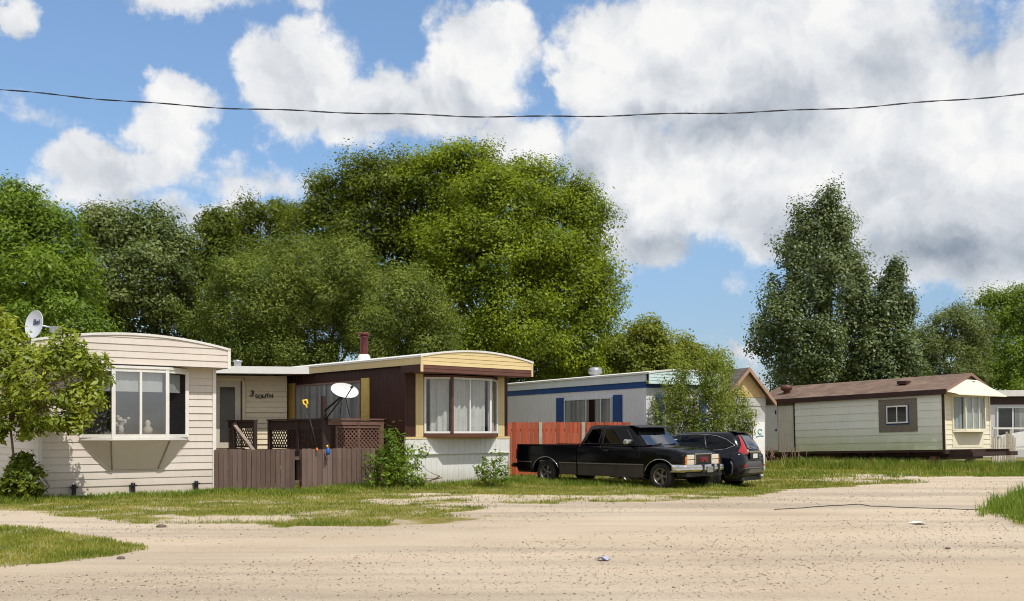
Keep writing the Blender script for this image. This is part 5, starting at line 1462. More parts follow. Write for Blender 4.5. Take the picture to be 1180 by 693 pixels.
# seams: door gaps, hood gap
for s_ in (-1, 1):
    w = MB()
    for poly in ([(1.76, .50), (1.755, 1.15)], [(2.86, .50), (2.92, .85), (2.90, 1.13)]):
        w.tube([(x, s_ * (.980 if .6 < z < 1.0 else (.965 if z > 1 else .955)), z) for x, z in poly], .007, 4)
    w.tube([(1.755, s_ * side_y(1.16, .004), 1.16), (1.775, s_ * side_y(1.62, .004), 1.62)], .007, 4)
    w.build('door_seam', 'rubber', tk)
    MB().box(1.86, 2.0, s_ * .985 - .012, s_ * .985 + .014, .99, 1.03).build('door_handle', 'black_plastic', tk)
    w = MB(); w.box(-.98, -.46, s_ * .99 - .006, s_ * .99 + .006, .635, .665).box(.46, 1.01, s_ * .99 - .006, s_ * .99 + .006, .635, .665).box(1.05, 3.04, s_ * .99 - .006, s_ * .99 + .006, .635, .665).box(3.95, 4.05, s_ * .965 - .006, s_ * .965 + .006, .635, .665)
    w.build('side_trim', 'alloy', tk)
    w = MB(); w.box(1.06, 3.03, s_ * .975 - .012, s_ * .975 + .012, .31, .628).box(.47, 1.01, s_ * .975 - .012, s_ * .975 + .012, .32, .628).build('rocker_panel', 'truck_dusty', tk)
    for xw in (0, WB):
        w = MB(); arc = [(xw + .445 * math.cos(a), s_ * (.988 if abs(math.cos(a)) < .9 else .975), .36 + .445 * math.sin(a)) for a in np.linspace(.28, math.pi - .28, 18)]
        w.tube(arc, .013, 5); w.build('arch_trim', 'chrome', tk)
    m_ = MB(); m_.box(2.60, 2.72, s_ * 1.09 - .12, s_ * 1.09 + .10, 1.18, 1.32); mo = m_.build('mirror', 'chrome', tk, bevel=.03)
    MB().bar((2.68, s_ * .93, 1.19), (2.66, s_ * 1.02, 1.22), .05).build('mirror_arm', 'black_plastic', mo)
for (x, s_) in ((0, -1), (0, 1), (WB, -1), (WB, 1)):
    make_wheel(tk, x / 1.0, s_ * .86, .355, .235, s_, 'alloy', 5).location.x = x * (XS - 1)
bpy.context.view_layer.update(); NF = len(tk.children)
# face
nx_ = 4.10
w = MB(); w.box(nx_ - .06, nx_ + .012, -.36, .36, .66, .925); gr = w.build('grille', 'grille', tk)
w = MB()
for z in (.70, .74, .78, .82, .86, .90): w.box(nx_ + .012, nx_ + .022, -.345, .345, z - .008, z + .008)
for y in np.linspace(-.3, .3, 7): w.box(nx_ + .012, nx_ + .020, y - .006, y + .006, .67, .92)
w.build('bars', 'black_plastic', gr)
w = MB(); c_ = .03
w.box(nx_ - .0, nx_ + c_, -.40, .40, .925, .955).box(nx_, nx_ + c_, -.40, .40, .63, .66).box(nx_, nx_ + c_, -.40, -.365, .66, .925).box(nx_, nx_ + c_, .365, .40, .66, .925)
w.build('surround', 'chrome', gr, bevel=.006)
text_mb('GMC', .15, .02, Matrix.Translation((nx_ + .034, 0, .79)) @ Matrix.Rotation(R(90), 4, 'Z') @ Matrix.Rotation(R(90), 4, 'X') @ Matrix.Scale(1.15, 4, (1, 0, 0))).build('badge', 'red_badge', gr, fix=False)
MB().box(nx_ + .018, nx_ + .026, -.21, .21, .715, .865).build('badge_plate', 'red_badge' if False else 'grille', gr)
for s_ in (-1, 1):
    for z0, z1 in ((.80, .925), (.655, .785)):
        y0, y1 = s_ * .42, s_ * .76
        MB().box(nx_ - .03, nx_ + .018, min(y0, y1), max(y0, y1), z0, z1).build('headlight', 'lamp_lens', tk, bevel=.012)
        cx = MB(); ya, yb = s_ * .765, s_ * .905
        cx.add([(nx_ + .016, ya, z0), (nx_ - .02, yb, z0), (nx_ - .14, s_ * .95, z0), (nx_ - .14, s_ * .85, z0), (nx_ + .016, ya, z1), (nx_ - .02, yb, z1), (nx_ - .14, s_ * .95, z1), (nx_ - .14, s_ * .85, z1)],
               [(0, 1, 5, 4), (1, 2, 6, 5), (2, 3, 7, 6), (3, 0, 4, 7), (4, 5, 6, 7), (0, 3, 2, 1)]); cx.build('turn_signal', 'amber', tk)
fb = MB(); rows = []
for z, o in ((.475, .04), (.50, .10), (.56, .115), (.58, .10), (.60, .112), (.65, .095), (.67, .05)):
    r_ = []
    for y in (-.99, -.97, -.88, -.55, 0, .55, .88, .97, .99):
        a = abs(y); back = 0 if a < .6 else ((a - .6) / .39) ** 2 * .12
        if a > .985: back = .42
        r_.append((nx_ + .05 + o - back, y, z))
    rows.append(r_)
fb.grid(rows, True); fb.grid([[(x - .02, y * .985, z) for x, y, z in r_] for r_ in rows], True)
fbo = fb.build('front_bumper', 'chrome', tk, fix=False)
for y in (-.24, .24, .52, -.52)[:3]:
    MB().box(nx_ + .12, nx_ + .175, y - .04, y + .04, .44, .68).build('bumper_guard', 'black_plastic', tk, bevel=.02)
MB().box(nx_ + .165, nx_ + .175, -.08, .20, .46, .61).build('licence_plate', 'plate_grey', fbo)
MB().box(nx_ - .12, nx_ + .06, -.85, .85, .36, .46).build('air_dam', 'black_plastic', tk)
w = MB(); w.box(-.9, 3.9, -.45, -.36, .34, .46).box(-.9, 3.9, .36, .45, .34, .46).box(-.1, .1, -.8, .8, .28, .40).box(WB - .1, WB + .1, -.8, .8, .28, .40); w.build('chassis', 'steel_dark', tk)

# the whole face sits a little lower
for ch in list(tk.children)[NF:]:
    dz_ = -.08 if ch.name.split('.')[0] in ('front_bumper', 'bumper_guard') else (-.045 if ch.name.split('.')[0] in ('grille', 'headlight', 'turn_signal') else 0)
    for o_ in [ch] + list(ch.children):
        for v in o_.data.vertices: v.co.z += dz_
# the truck has the long bed: stretch everything but the wheels along its length
bpy.context.view_layer.update()
def _stretch(o):
    for v in o.data.vertices: v.co.x *= XS
    for ch in o.children: _stretch(ch)
for ch in tk.children:
    if not ch.name.startswith('wheel'): _stretch(ch)

# ---------------- dark crossover: x forward from the rear axle
h2 = R(180 - 36); fwd = Vector((math.cos(h2), math.sin(h2), 0)); left = Vector((-fwd.y, fwd.x, 0))
rl = Vector((5.70, 28.55, 0)); org2 = rl - left * .79
sv = thing('parked_car', 'dark navy crossover car seen from behind beside the black pickup', 'car', (org2.x, org2.y, float(gz(org2.x, org2.y)) - .04), h2)
ST = [(-.96, .62, .45, .80), (-.93, .80, .40, .97), (-.82, .885, .32, 1.04), (-.5, .905, .28, 1.06), (0.3, .91, .26, 1.055), (1.2, .91, .25, 1.04), (2.1, .91, .25, 1.02), (2.55, .905, .26, 1.0), (3.0, .885, .28, .95), (3.3, .83, .31, .88), (3.48, .72, .35, .78), (3.57, .5, .42, .66)]
rows = []
for x, h, zb, zt in ST:
    half = [(0, zb), (h * .88, zb), (h * .97, zb + .06), (h, zb + .16), (h * 1.0, (zb + zt) / 2 + .03), (h * .985, zt - .14), (h * .95, zt - .03), (h * .88, zt + .01), (0, zt + .03)]
    rows.append([(x, -y, z) for y, z in half] + [(x, y, z) for y, z in half[::-1][1:-1]])
b = MB(); b.grid(rows, True, True); n_ = len(rows[0]); b.f.append(tuple(range(n_))); b.sm.append(False); b.f.append(tuple(range(len(b.v) - n_, len(b.v)))); b.sm.append(False)
sbody = b.build('body', 'suv_paint', sv); weld(sbody)
cut_wells(sbody, [(0, -1.2, -.60, .35, .40), (0, .60, 1.2, .35, .40), (2.62, -1.2, -.60, .35, .40), (2.62, .60, 1.2, .35, .40)])
LV = [(.98, -.955, 2.62, .885), (1.08, -.95, 2.40, .87), (1.20, -.90, 2.12, .825), (1.34, -.82, 1.84, .765), (1.48, -.72, 1.55, .695), (1.57, -.64, 1.30, .635), (1.615, -.54, 1.05, .57), (1.635, -.30, .7, .42)]


def lv_at(z):
    z = max(LV[0][0], min(LV[-1][0], z))
    for a, c in zip(LV, LV[1:]):
        if a[0] <= z <= c[0]:
            t = (z - a[0]) / (c[0] - a[0]); return [a[i] + (c[i] - a[i]) * t for i in range(4)]


def shell(z, phi, off=0.0):
    _, xr, xf, h = lv_at(z); n = 4.5
    c, s = math.cos(phi), math.sin(phi); xc, a = (xr + xf) / 2, (xf - xr) / 2
    x = xc + (a + off) * math.copysign(abs(c) ** (2 / n), c); y = (h + off) * math.copysign(abs(s) ** (2 / n), s)
    return (x, y, z + off * .3)


def shell_y(x, z, off=.008):
    _, xr, xf, h = lv_at(z); n = 4.5; xc, a = (xr + xf) / 2, (xf - xr) / 2
    q = min(.999, abs((x - xc) / a)); return (h) * (1 - q ** n) ** (1 / n) + off


g = MB(); K = 64
g.grid([[shell(z, 2 * math.pi * k / K + .001) for k in range(K)] for z, *_ in LV], True, True)
g.f.append(tuple(len(g.v) - K + i for i in range(K))); g.sm.append(True)
g.build('roof', 'suv_paint', sv)


def glass_poly(poly, s_, name, mat, off=.010, sub=6):
    """fan the outline into strips so the pane follows the curved flank"""
    cxm = sum(p[0] for p in poly) / len(poly); czm = sum(p[1] for p in poly) / len(poly)
    dense = []
    for (xa, za), (xb, zb) in zip(poly, poly[1:] + poly[:1]):
        for i in range(sub): dense.append((xa + (xb - xa) * i / sub, za + (zb - za) * i / sub))
    rings = []
    for f in (0.02, .35, .7, 1.0):
        rings.append([(cxm + (x - cxm) * f, s_ * shell_y(cxm + (x - cxm) * f, czm + (z - czm) * f, off), czm + (z - czm) * f) for x, z in dense])
    w = MB(); w.grid(rings, True, True); return w.build(name, mat, sv), rings[-1]


for s_ in (-1, 1):
    rings_all = []
    for poly in ([(1.92, 1.13), (1.74, 1.27), (1.38, 1.47), (1.05, 1.52), (1.05, 1.11)], [(.98, 1.11), (.98, 1.525), (.30, 1.53), (.16, 1.12)], [(.08, 1.12), (.22, 1.525), (-.12, 1.49), (-.40, 1.40), (-.64, 1.245), (-.45, 1.16)]):
        wo2, rg = glass_poly(poly, s_, 'side_window', 'glass_car'); rings_all.append(rg)
    line = [(1.95, 1.12), (1.74, 1.29), (1.38, 1.49), (1.0, 1.55), (.5, 1.56), (.1, 1.54), (-.14, 1.51), (-.42, 1.42), (-.68, 1.245), (-.46, 1.145), (-.2, 1.11), (.5, 1.09), (1.2, 1.10), (1.95, 1.12)]
    d_ = []
    for (xa, za), (xb, zb) in zip(line, line[1:]):
        for i in range(5): d_.append((xa + (xb - xa) * i / 5, za + (zb - za) * i / 5))
    MB().tube([(x, s_ * shell_y(x, z, .010), z) for x, z in d_], .009, 5).build('window_trim', 'chrome', sv)
    MB().tube([(x, s_ * shell_y(x, z, .012), z) for x, z in ((.12, 1.12), (.17, 1.3), (.26, 1.53))], .008, 4).build('pillar_trim', 'chrome', sv)
    # tall lamp wrapping the rear corner
    rows = []
    for z, p0, p1 in ((.99, 146, 167), (1.04, 143, 169), (1.10, 142, 168.5), (1.16, 147, 168), (1.24, 152, 167), (1.34, 155, 166), (1.44, 157, 165.5), (1.52, 158, 165)):
        rows.append([shell(z, s_ * R(p0 + (p1 - p0) * i / 6), .014) for i in range(7)])
    MB().grid(rows, True).build('taillight', 'red_lens', sv)
    rows = []
    for z in (1.02, 1.07, 1.12):
        rows.append([shell(z, s_ * R(168.5 + 3.2 * i / 3), .016) for i in range(4)])
    MB().grid(rows, True).build('reversing_light', 'lamp_lens', sv)
    mm = MB().box(1.72, 1.86, s_ * 1.0 - .10, s_ * 1.0 + .08, 1.06, 1.20).build('mirror', 'suv_paint', sv, bevel=.04)
    MB().box(2.9, 3.3, s_ * .80 - .06, s_ * .80 + .05, .78, .88).build('headlight', 'lamp_lens', sv, bevel=.03)
    w = MB(); w.box(.45, 2.16, s_ * .915 - .01, s_ * .915 + .012, .30, .42).build('sill_cladding', 'black_plastic', sv)
    w = MB(); w.tube([(x, s_ * .916, z) for x, z in ((1.02, .42), (1.03, 1.03))], .006, 4); w.tube([(x, s_ * .916, z) for x, z in ((.33, .62), (.12, .80), (.10, 1.03))], .006, 4); w.build('door_seam', 'rubber', sv)
    for x in (1.12, .22): MB().box(x, x + .16, s_ * .92 - .01, s_ * .92 + .02, .93, .965).build('door_handle', 'suv_paint', sv)
for (x, s_) in ((0, -1), (0, 1), (2.62, -1), (2.62, 1)):
    make_wheel(sv, x, s_ * .80, .345, .225, s_, 'alloy', 10)
rows = []
for z in (1.13, 1.22, 1.32, 1.42, 1.50):
    lim = 171.5 - (1.5 - z) * 1.0
    rows.append([shell(z, R(lim + (360 - 2 * lim) * i / 14), .012) for i in range(15)])
rg = MB().grid(rows, True).build('rear_window', 'glass_screen', sv)
rows2 = [[(x + .006, y, z) for x, y, z in r_] for r_ in rows]; MB().grid(rows2, True).build('lining', 'dark_inside', rg)  # dark sheet standing in for the unlit cabin
w = MB(); w.bar((-.985, .0, 1.125), (-.955, .32, 1.20), .014); w.build('wiper', 'black_plastic', rg)
w = MB(); w.prism([(-.66, -.52, 1.605), (-.66, .52, 1.605), (-.40, .46, 1.64), (-.40, -.46, 1.64)], (0, 0, .018)); w.build('spoiler', 'suv_paint', sv)
w = MB(); w.box(-1.012, -.965, -.42, .42, 1.035, 1.085); w.build('chrome_bar', 'chrome', sv, bevel=.01)
w = MB(); w.box(-.99, -.955, -.33, .33, .84, 1.03); w.build('plate_recess', 'suv_paint', sv, bevel=.01)
MB().box(-1.004, -.992, -.155, .155, .875, 1.005).build('licence_plate', 'plate_white', sv)
rows = []
for z, o in ((.40, .0), (.44, .05), (.52, .075), (.62, .085), (.70, .08), (.76, .06), (.80, .03)):
    rows.append([(-.93 - o + .34 * max(0, (abs(y) - .45) / .47) ** 2.2, y, z) for y in (-.915, -.88, -.8, -.68, -.5, -.25, 0, .25, .5, .68, .8, .88, .915)])
rbp = MB(); rbp.grid(rows, True); rbo = rbp.build('rear_bumper', 'suv_plastic', sv, fix=False)
w = MB(); w.tube([(-1.02 + .34 * max(0, (abs(y) - .45) / .47) ** 2.2, y, .60) for y in np.linspace(-.8, .8, 15)], .022, 6); w.build('bumper_strip', 'alloy', rbo)
for s_ in (-1, 1): MB().box(-.985, -.93, s_ * .66 - .08, s_ * .66 + .08, .64, .70).build('reflector', 'red_lens', rbo)
w = MB(); w.prism([(-1.02, -.52, .46), (-1.02, .52, .46), (-1.02, .42, .58), (-1.02, -.42, .58)], (.03, 0, 0)); w.build('skid_plate', 'alloy', rbo)
MB().tube([(-.80, -.55, .36), (-1.02, -.56, .35)], .035, 10).build('exhaust', 'dull_metal', sv)
MB().box(-.9, 3.4, -.7, .7, .24, .36).build('underbody', 'black_plastic', sv)
# ================================================================== trees and shrubs
LEAVES = []


def unit(n, rng):
    v = rng.normal(size=(n, 3)); return v / np.linalg.norm(v, axis=1, keepdims=True)


def leaf_mesh(C, N, size, rng, aspect=0.5, fold=0.0):
    """one pointed leaf (4 corners) per row of C, facing roughly N"""
    n = len(C)
    N = N / np.linalg.norm(N, axis=1, keepdims=True)
    T = unit(n, rng); T = T - N * (T * N).sum(1, keepdims=True); T /= np.linalg.norm(T, axis=1, keepdims=True) + 1e-9
    B = np.cross(N, T)
    L = (size * np.clip(np.exp(rng.normal(size=n) * .28), .5, 1.7))[:, None]; Wd = L * aspect
    V = np.stack([C - T * L * .5, C + B * Wd * .5 - N * L * fold, C + T * L * .5, C - B * Wd * .5 - N * L * fold], 1)
    return V.reshape(-1, 3)


def crown_points(lobes, rng, clump_r, spacing, per, flat=0.8, up=0.0, inner=0.25, droop=0.0, rough=0.22, dens=1.7, core=9.0, sub=0):
    """leaf positions and facings: leaves in clumps, clumps over the skin (and some inside) of the lobes"""
    P, Nn, Sz = [], [], []
    big = lobes
    if sub:
        out_ = []
        for (c, r) in lobes:
            out_.append((np.array(c), tuple(np.array(r) * .72)))
            u = unit(sub, rng); u[:, 1] = np.where(u[:, 1] > .45, -u[:, 1], u[:, 1])
            for k in range(sub):
                f_ = rng.uniform(.30, .50)
                out_.append((np.array(c) + u[k] * np.array(r) * (1.04 - f_ * .75), tuple(np.array(r) * f_ * np.array([1.1, 1.1, .92]))))
        lobes = out_
    for li, (c, r) in enumerate(lobes):
        area = 4 * math.pi * ((r[0] * r[1]) ** 1.6 / 3 + (r[0] * r[2]) ** 1.6 / 3 + (r[1] * r[2]) ** 1.6 / 3) ** (1 / 1.6)
        n = max(6, int(area / spacing ** 2))
        d = unit(n, rng)
        k = d[:, 1] < 0.55                                   # the far back of a crown needs few clumps
        k |= rng.random(n) < 0.35
        d = d[k]; n = len(d)
        rad = np.where(rng.random(n) < inner, 0.35 + 0.45 * rng.random(n), 0.86 + 0.14 * rng.random(n))
        rad *= 1 + rough * (vnoise(d[:, 0] * 2.6 + li * 7, d[:, 2] * 2.6 + d[:, 1] * 1.7 + li * 3, 91 + li) - 0.45) * 2 + rng.normal(size=n) * 0.05
        q = np.array(c) + d * rad[:, None] * np.array(r)
        deep = np.zeros(n, bool)
        for lj, (c2, r2) in enumerate(lobes):
            if lj != li:
                deep |= (((q - np.array(c2)) / np.array(r2)) ** 2).sum(1) < 0.55
        q, d = q[~deep], d[~deep]
        for qi, di in zip(q, d):
            cr = clump_r * (0.6 + 0.8 * rng.random())
            m = max(4, int(per * dens * (cr / clump_r) ** 1.8 * (0.75 + 0.5 * rng.random())))
            u = unit(m, rng); rr_ = (0.35 + 0.65 * rng.random(m) ** 0.5)[:, None] * (1 + .18 * rng.normal(size=(m, 1)))
            o = u * rr_ * cr * 0.80
            o[:, 2] *= flat
            ax = di * 0.4 + np.array([0, 0, up]) + rng.normal(size=3) * .25
            o += np.outer((rng.random(m) - .3) ** 3 * 2.2, ax) * cr
            if droop: o[:, 2] -= droop * (np.hypot(o[:, 0], o[:, 1])) ** 1.5
            P.append(qi + o); Sz.append(np.full(m, 1.0))
            Nn.append(u * 0.55 + di * 0.25 + np.array([0.08, -0.12, 0.50]) + rng.normal(size=(m, 3)) * 0.34)
        # broad shaded leaves deep in the crown
        m = int(area * core)
        if m:
            u = unit(m, rng); u = u[(u[:, 1] < .3)]; m = len(u)
            P.append(np.array(c) + u * (0.40 + 0.36 * rng.random((m, 1))) * np.array(r)); Nn.append(u + rng.normal(size=(m, 3)) * .5); Sz.append(np.full(m, 2.3))
    return np.concatenate(P), np.concatenate(Nn), np.concatenate(Sz)


def limb(mb, a, b, r0, r1, rng, bend=0.08, n=5):
    a, b = Vector(a), Vector(b); Lg = (b - a).length
    off = Vector(rng.normal(size=3)) * Lg * bend
    pts = [a.lerp(b, i / n) + off * math.sin(math.pi * i / n) for i in range(n + 1)]
    mb.tube(pts, [r0 + (r1 - r0) * (i / n) ** 0.8 for i in range(n + 1)], 7)


def tree(name, label, cat, base, lobes, mat, leaf=0.17, clump=0.7, spacing=0.62, per=46, seed=1, trunk_r=0.25, fork=0.3, bark='bark', group=None, aspect=0.55, flat=.8, up=0., inner=.25,
         droop=0., rough=.22, stems=1, limbs=True, kind_part='crown', dens=2.9, core=6.0, sub=7):
    rng = np.random.default_rng(seed)
    t = thing(name, label, cat, (base[0], base[1], 0), 0, group)
    b3 = np.array([base[0], base[1], 0.0])
    lo = [(np.array(c) - b3, tuple(np.array(r) * (.89 if sub else 1.0))) for c, r in lobes]
    P, Nn, Sz = crown_points(lo, rng, clump, spacing, per, flat, up, inner, droop, rough, dens, core, sub)
    k = P[:, 2] > 0.06
    P, Nn, Sz = P[k], Nn[k], Sz[k]
    V = leaf_mesh(P, Nn, leaf * (.74 if sub else 1.0) * Sz, rng, aspect, 0.06)
    LEAVES.append((name, len(P)))
    np_obj(kind_part, V, np.arange(len(V)), 4, mat, t)
    top = max(c[2] for c, r in lo)
    w = MB(); ctr = sum(c for c, r in lo) / len(lo)
    for s in range(stems):
        a = Vector((rng.normal() * .12 * (stems > 1), rng.normal() * .12 * (stems > 1), -.1))
        f = Vector((ctr[0] * .45 + rng.normal() * .25 * stems ** .5, ctr[1] * .45, top * fork * (1 + .25 * rng.random())))
        limb(w, a, f, trunk_r, trunk_r * .7, rng, .04)
        for li, (c, r) in enumerate(lo):
            if stems > 1 and li % stems != s: continue
            limb(w, f, Vector(c) + Vector((0, 0, r[2] * .2)), trunk_r * .55, trunk_r * .14, rng, .08)
            if limbs:
                for j in range(4):
                    d = unit(1, rng)[0]; d[2] = abs(d[2]) * .7
                    m = Vector(c) * .75 + f * .25
                    limb(w, m, Vector(np.array(c) + d * np.array(r) * .85), trunk_r * .22, trunk_r * .05, rng, .08, 4)
    w.build('trunk', bark, t, fix=False)
    return t


def LB(px, py, rx, ry, Y, dep=None, dy=0.0):
    """a crown lobe given by its place in the photo and the distance of its tree"""
    Yc = Y + dy; c = at(px, py, Yc); k = Yc / F
    return ((c.x, c.y, c.z), (rx * k, (dep if dep else (rx + ry) / 2) * k, ry * k))


G1 = M['leaf_maple'] = leaf_mat('maple leaves', (0.050, 0.084, 0.004), (0.155, 0.218, 0.008), (0.290, 0.345, 0.016), 0.38, 0.02)
G2 = M['leaf_dark_maple'] = leaf_mat('shaded maple leaves', (0.040, 0.066, 0.004), (0.100, 0.140, 0.008), (0.175, 0.205, 0.014), 0.34, 0.02)  # darker leaf colour for the darker trees, shrub and low bushes
G3 = M['leaf_willow'] = leaf_mat('dull willow leaves', (0.050, 0.082, 0.010), (0.130, 0.178, 0.020), (0.235, 0.280, 0.042), 0.32, 0.025, (1.3, 1.2, .6))
G4 = M['leaf_fresh'] = leaf_mat('fresh green leaves', (0.050, 0.095, 0.006), (0.125, 0.205, 0.014), (0.215, 0.295, 0.026), 0.38, 0.02)
G5 = M['leaf_greyish'] = leaf_mat('greyish green leaves', (0.055, 0.085, 0.016), (0.120, 0.162, 0.032), (0.215, 0.250, 0.070), 0.32, 0.03, (1.3, 1.2, .7))
G6 = M['leaf_poplar'] = leaf_mat('poplar leaves', (0.044, 0.074, 0.016), (0.092, 0.132, 0.030), (0.175, 0.215, 0.066), 0.26, 0.05, (1.2, 1.2, .6))
G7 = M['leaf_yellow'] = leaf_mat('yellow green leaves', (0.075, 0.110, 0.008), (0.175, 0.215, 0.016), (0.300, 0.320, 0.045), 0.40, 0.02)
G8 = M['leaf_elm'] = leaf_mat('feathery young leaves', (0.065, 0.105, 0.010), (0.150, 0.205, 0.020), (0.260, 0.300, 0.045), 0.38, 0.02)
M['leaf_young'] = leaf_mat('sunlit young maple leaves', (0.075, 0.115, 0.006), (0.215, 0.270, 0.016), (0.380, 0.415, 0.045), 0.42, 0.03)  # brighter yellow green leaf colour
TG = 'trees standing behind the trailers'

# the large maple (two crowns) in the middle
Y = 48
tree('maple_tree', 'largest bright green maple with a broad dome crown behind the brown trailer', 'tree', at(560, 497, Y)[:2],
     [LB(515, 210, 62, 44, Y), LB(545, 190, 44, 26, Y, dy=-1), LB(590, 235, 72, 42, Y, dy=-2), LB(638, 262, 58, 55, Y, dy=-1), LB(665, 300, 46, 45, Y, dy=-1), LB(685, 350, 33, 44, Y, dy=-1), LB(650, 350, 60, 55, Y, dy=-3),
      LB(570, 300, 80, 60, Y, dy=-3), LB(590, 370, 78, 52, Y, dy=-3.5), LB(660, 405, 44, 35, Y, dy=-2), LB(555, 425, 70, 42, Y, dy=2.8), LB(625, 425, 70, 45, Y, dy=2.8), LB(535, 270, 50, 50, Y, dy=-1), LB(598, 215, 52, 36, Y, dy=-1), LB(652, 250, 46, 44, Y, dy=-1), LB(508, 300, 48, 55, Y), LB(600, 290, 60, 50, Y, dy=-2.5)],
     'leaf_maple', .17, .85, .80, 74, 1, .42, .30, group=TG, rough=.30, flat=.7, inner=.18)
tree('maple_tree', 'darker maple with a rounded top left of the largest maple', 'tree', at(452, 497, 49)[:2],
     [LB(392, 228, 44, 26, 49), LB(440, 212, 56, 38, 49, dy=-1), LB(372, 262, 42, 40, 49), LB(420, 262, 50, 48, 49, dy=-1), LB(470, 240, 46, 48, 49), LB(390, 330, 60, 60, 49), LB(498, 345, 30, 60, 49), LB(462, 290, 46, 44, 49), LB(480, 255, 44, 44, 48.5)],
     'leaf_dark_maple', .17, .8, .78, 66, 2, .34, .30, group=TG, rough=.30, flat=.7)
# willow like bushes in front of them
tree('willow_tree', 'wide dull green willow tree behind the porch and its roof vent', 'tree', at(335, 497, 41)[:2],
     [LB(345, 318, 82, 56, 41), LB(285, 345, 52, 60, 41), LB(400, 325, 60, 52, 41), LB(330, 385, 108, 55, 41, dy=1.0), LB(420, 375, 46, 50, 41, dy=.5), LB(345, 440, 110, 45, 41, dy=2.8)],
     'leaf_willow', .15, .55, .56, 62, 3, .22, .22, group=TG, rough=.20, aspect=.34, up=.5, flat=1.0, inner=.15)
tree('willow_tree', 'smaller dull green willow tree behind the red chimney', 'tree', at(480, 497, 39)[:2],
     [LB(468, 352, 50, 44, 39), LB(505, 385, 34, 38, 39), LB(450, 395, 50, 44, 39, dy=.5), LB(490, 425, 50, 40, 39, dy=2.8)],
     'leaf_willow', .15, .55, .56, 62, 4, .18, .22, group=TG, rough=.22, aspect=.34, up=.5, flat=1.0, inner=.15)
# the row on the left
tree('ash_tree', 'bright green tree with feathery top at the left edge', 'tree', at(40, 497, 36)[:2],
     [LB(32, 238, 36, 32, 36), LB(10, 270, 45, 44, 36), LB(60, 275, 38, 38, 36), LB(88, 315, 40, 46, 36), LB(35, 320, 62, 52, 36, dy=-1), LB(75, 370, 52, 48, 36, dy=-1), LB(10, 370, 60, 60, 36), LB(-35, 310, 50, 70, 36), LB(60, 430, 80, 50, 36, dy=2.8)],
     'leaf_fresh', .19, .62, .62, 54, 5, .24, .25, group=TG, aspect=.38, rough=.3, flat=.8, droop=.1)
tree('elm_tree', 'greyish green tree with a loose crown above the cream trailer roof', 'tree', at(155, 497, 43)[:2],
     [LB(140, 272, 48, 34, 43), LB(185, 275, 32, 34, 43), LB(115, 258, 24, 20, 43), LB(150, 320, 66, 48, 43, dy=-1), LB(205, 305, 26, 40, 43), LB(165, 375, 75, 50, 43, dy=1.0), LB(170, 430, 80, 45, 43, dy=2.8)],
     'leaf_greyish', .18, .62, .64, 46, 6, .22, .25, group=TG, rough=.34, inner=.2)
tree('elm_tree', 'narrow dark green tree with an open top left of the willow', 'tree', at(240, 497, 46)[:2],
     [LB(252, 256, 20, 26, 46), LB(240, 295, 30, 34, 46), LB(262, 300, 26, 40, 46), LB(225, 345, 36, 46, 46), LB(250, 400, 44, 50, 46), LB(215, 440, 40, 45, 46, dy=2.8)],
     'leaf_dark_maple', .18, .6, .62, 48, 7, .2, .25, group=TG, rough=.34, inner=.2)
tree('maple_tree', 'olive green maple top seen between the narrow tree and the dark maple', 'tree', at(305, 497, 52)[:2],
     [LB(305, 252, 34, 26, 52), LB(285, 272, 26, 26, 52), LB(335, 265, 28, 28, 52), LB(310, 310, 44, 50, 52), LB(310, 390, 50, 60, 52)],
     'leaf_dark_maple', .16, .7, .72, 54, 8, .25, .3, group=TG, rough=.3)
# behind the blue trailer
tree('elm_tree', 'low bright green tree behind the blue striped trailer roof', 'tree', at(750, 497, 52)[:2],
     [LB(745, 392, 34, 24, 52), LB(782, 405, 26, 24, 52), LB(715, 405, 30, 26, 52), LB(755, 430, 60, 30, 52), LB(812, 425, 24, 22, 52)],
     'leaf_yellow', .18, .6, .6, 52, 9, .2, .25, group=TG, rough=.34)
tree('elm_tree', 'low olive tree with bare twigs between the largest maple and the low bright tree', 'tree', at(700, 497, 55)[:2],
     [LB(702, 400, 22, 28, 55), LB(690, 430, 30, 34, 55), LB(725, 425, 30, 26, 55)],
     'leaf_greyish', .14, .6, .66, 32, 10, .2, .25, group=TG, rough=.4, inner=.3)
# poplars
Y = 58
tree('poplar_tree', 'tall dark green poplar with a pointed crown behind the pale green trailer', 'tree', at(945, 497, Y)[:2],
     [LB(952, 246, 15, 26, Y), LB(934, 262, 22, 30, Y), LB(970, 275, 19, 34, Y), LB(914, 302, 25, 36, Y), LB(952, 312, 38, 46, Y, dy=-1), LB(986, 318, 17, 38, Y), LB(896, 350, 24, 34, Y), LB(932, 366, 46, 46, Y, dy=-1.5), LB(980, 372, 26, 46, Y),
      LB(886, 390, 25, 30, Y), LB(925, 415, 52, 42, Y, dy=-1), LB(982, 420, 38, 40, Y), LB(940, 450, 66, 34, Y, dy=2.8)],
     'leaf_poplar', .19, .62, .72, 40, 11, .34, .3, group=TG, up=1.1, flat=1.2, rough=.42, aspect=.7, inner=.2, core=3.5, sub=5, dens=2.6)
tree('poplar_tree', 'smaller slim poplar touching the right side of the tall poplar', 'tree', at(1026, 497, Y - 1)[:2],
     [LB(1029, 320, 8, 22, Y - 1), LB(1023, 350, 14, 28, Y - 1), LB(1037, 362, 11, 28, Y - 1), LB(1027, 395, 25, 36, Y - 1), LB(1004, 400, 22, 40, Y - 1), LB(1010, 365, 14, 26, Y - 1), LB(1028, 435, 36, 36, Y - 1)],
     'leaf_poplar', .19, .55, .66, 36, 12, .2, .3, group=TG, up=1.0, flat=1.15, rough=.36, aspect=.7, inner=.2)
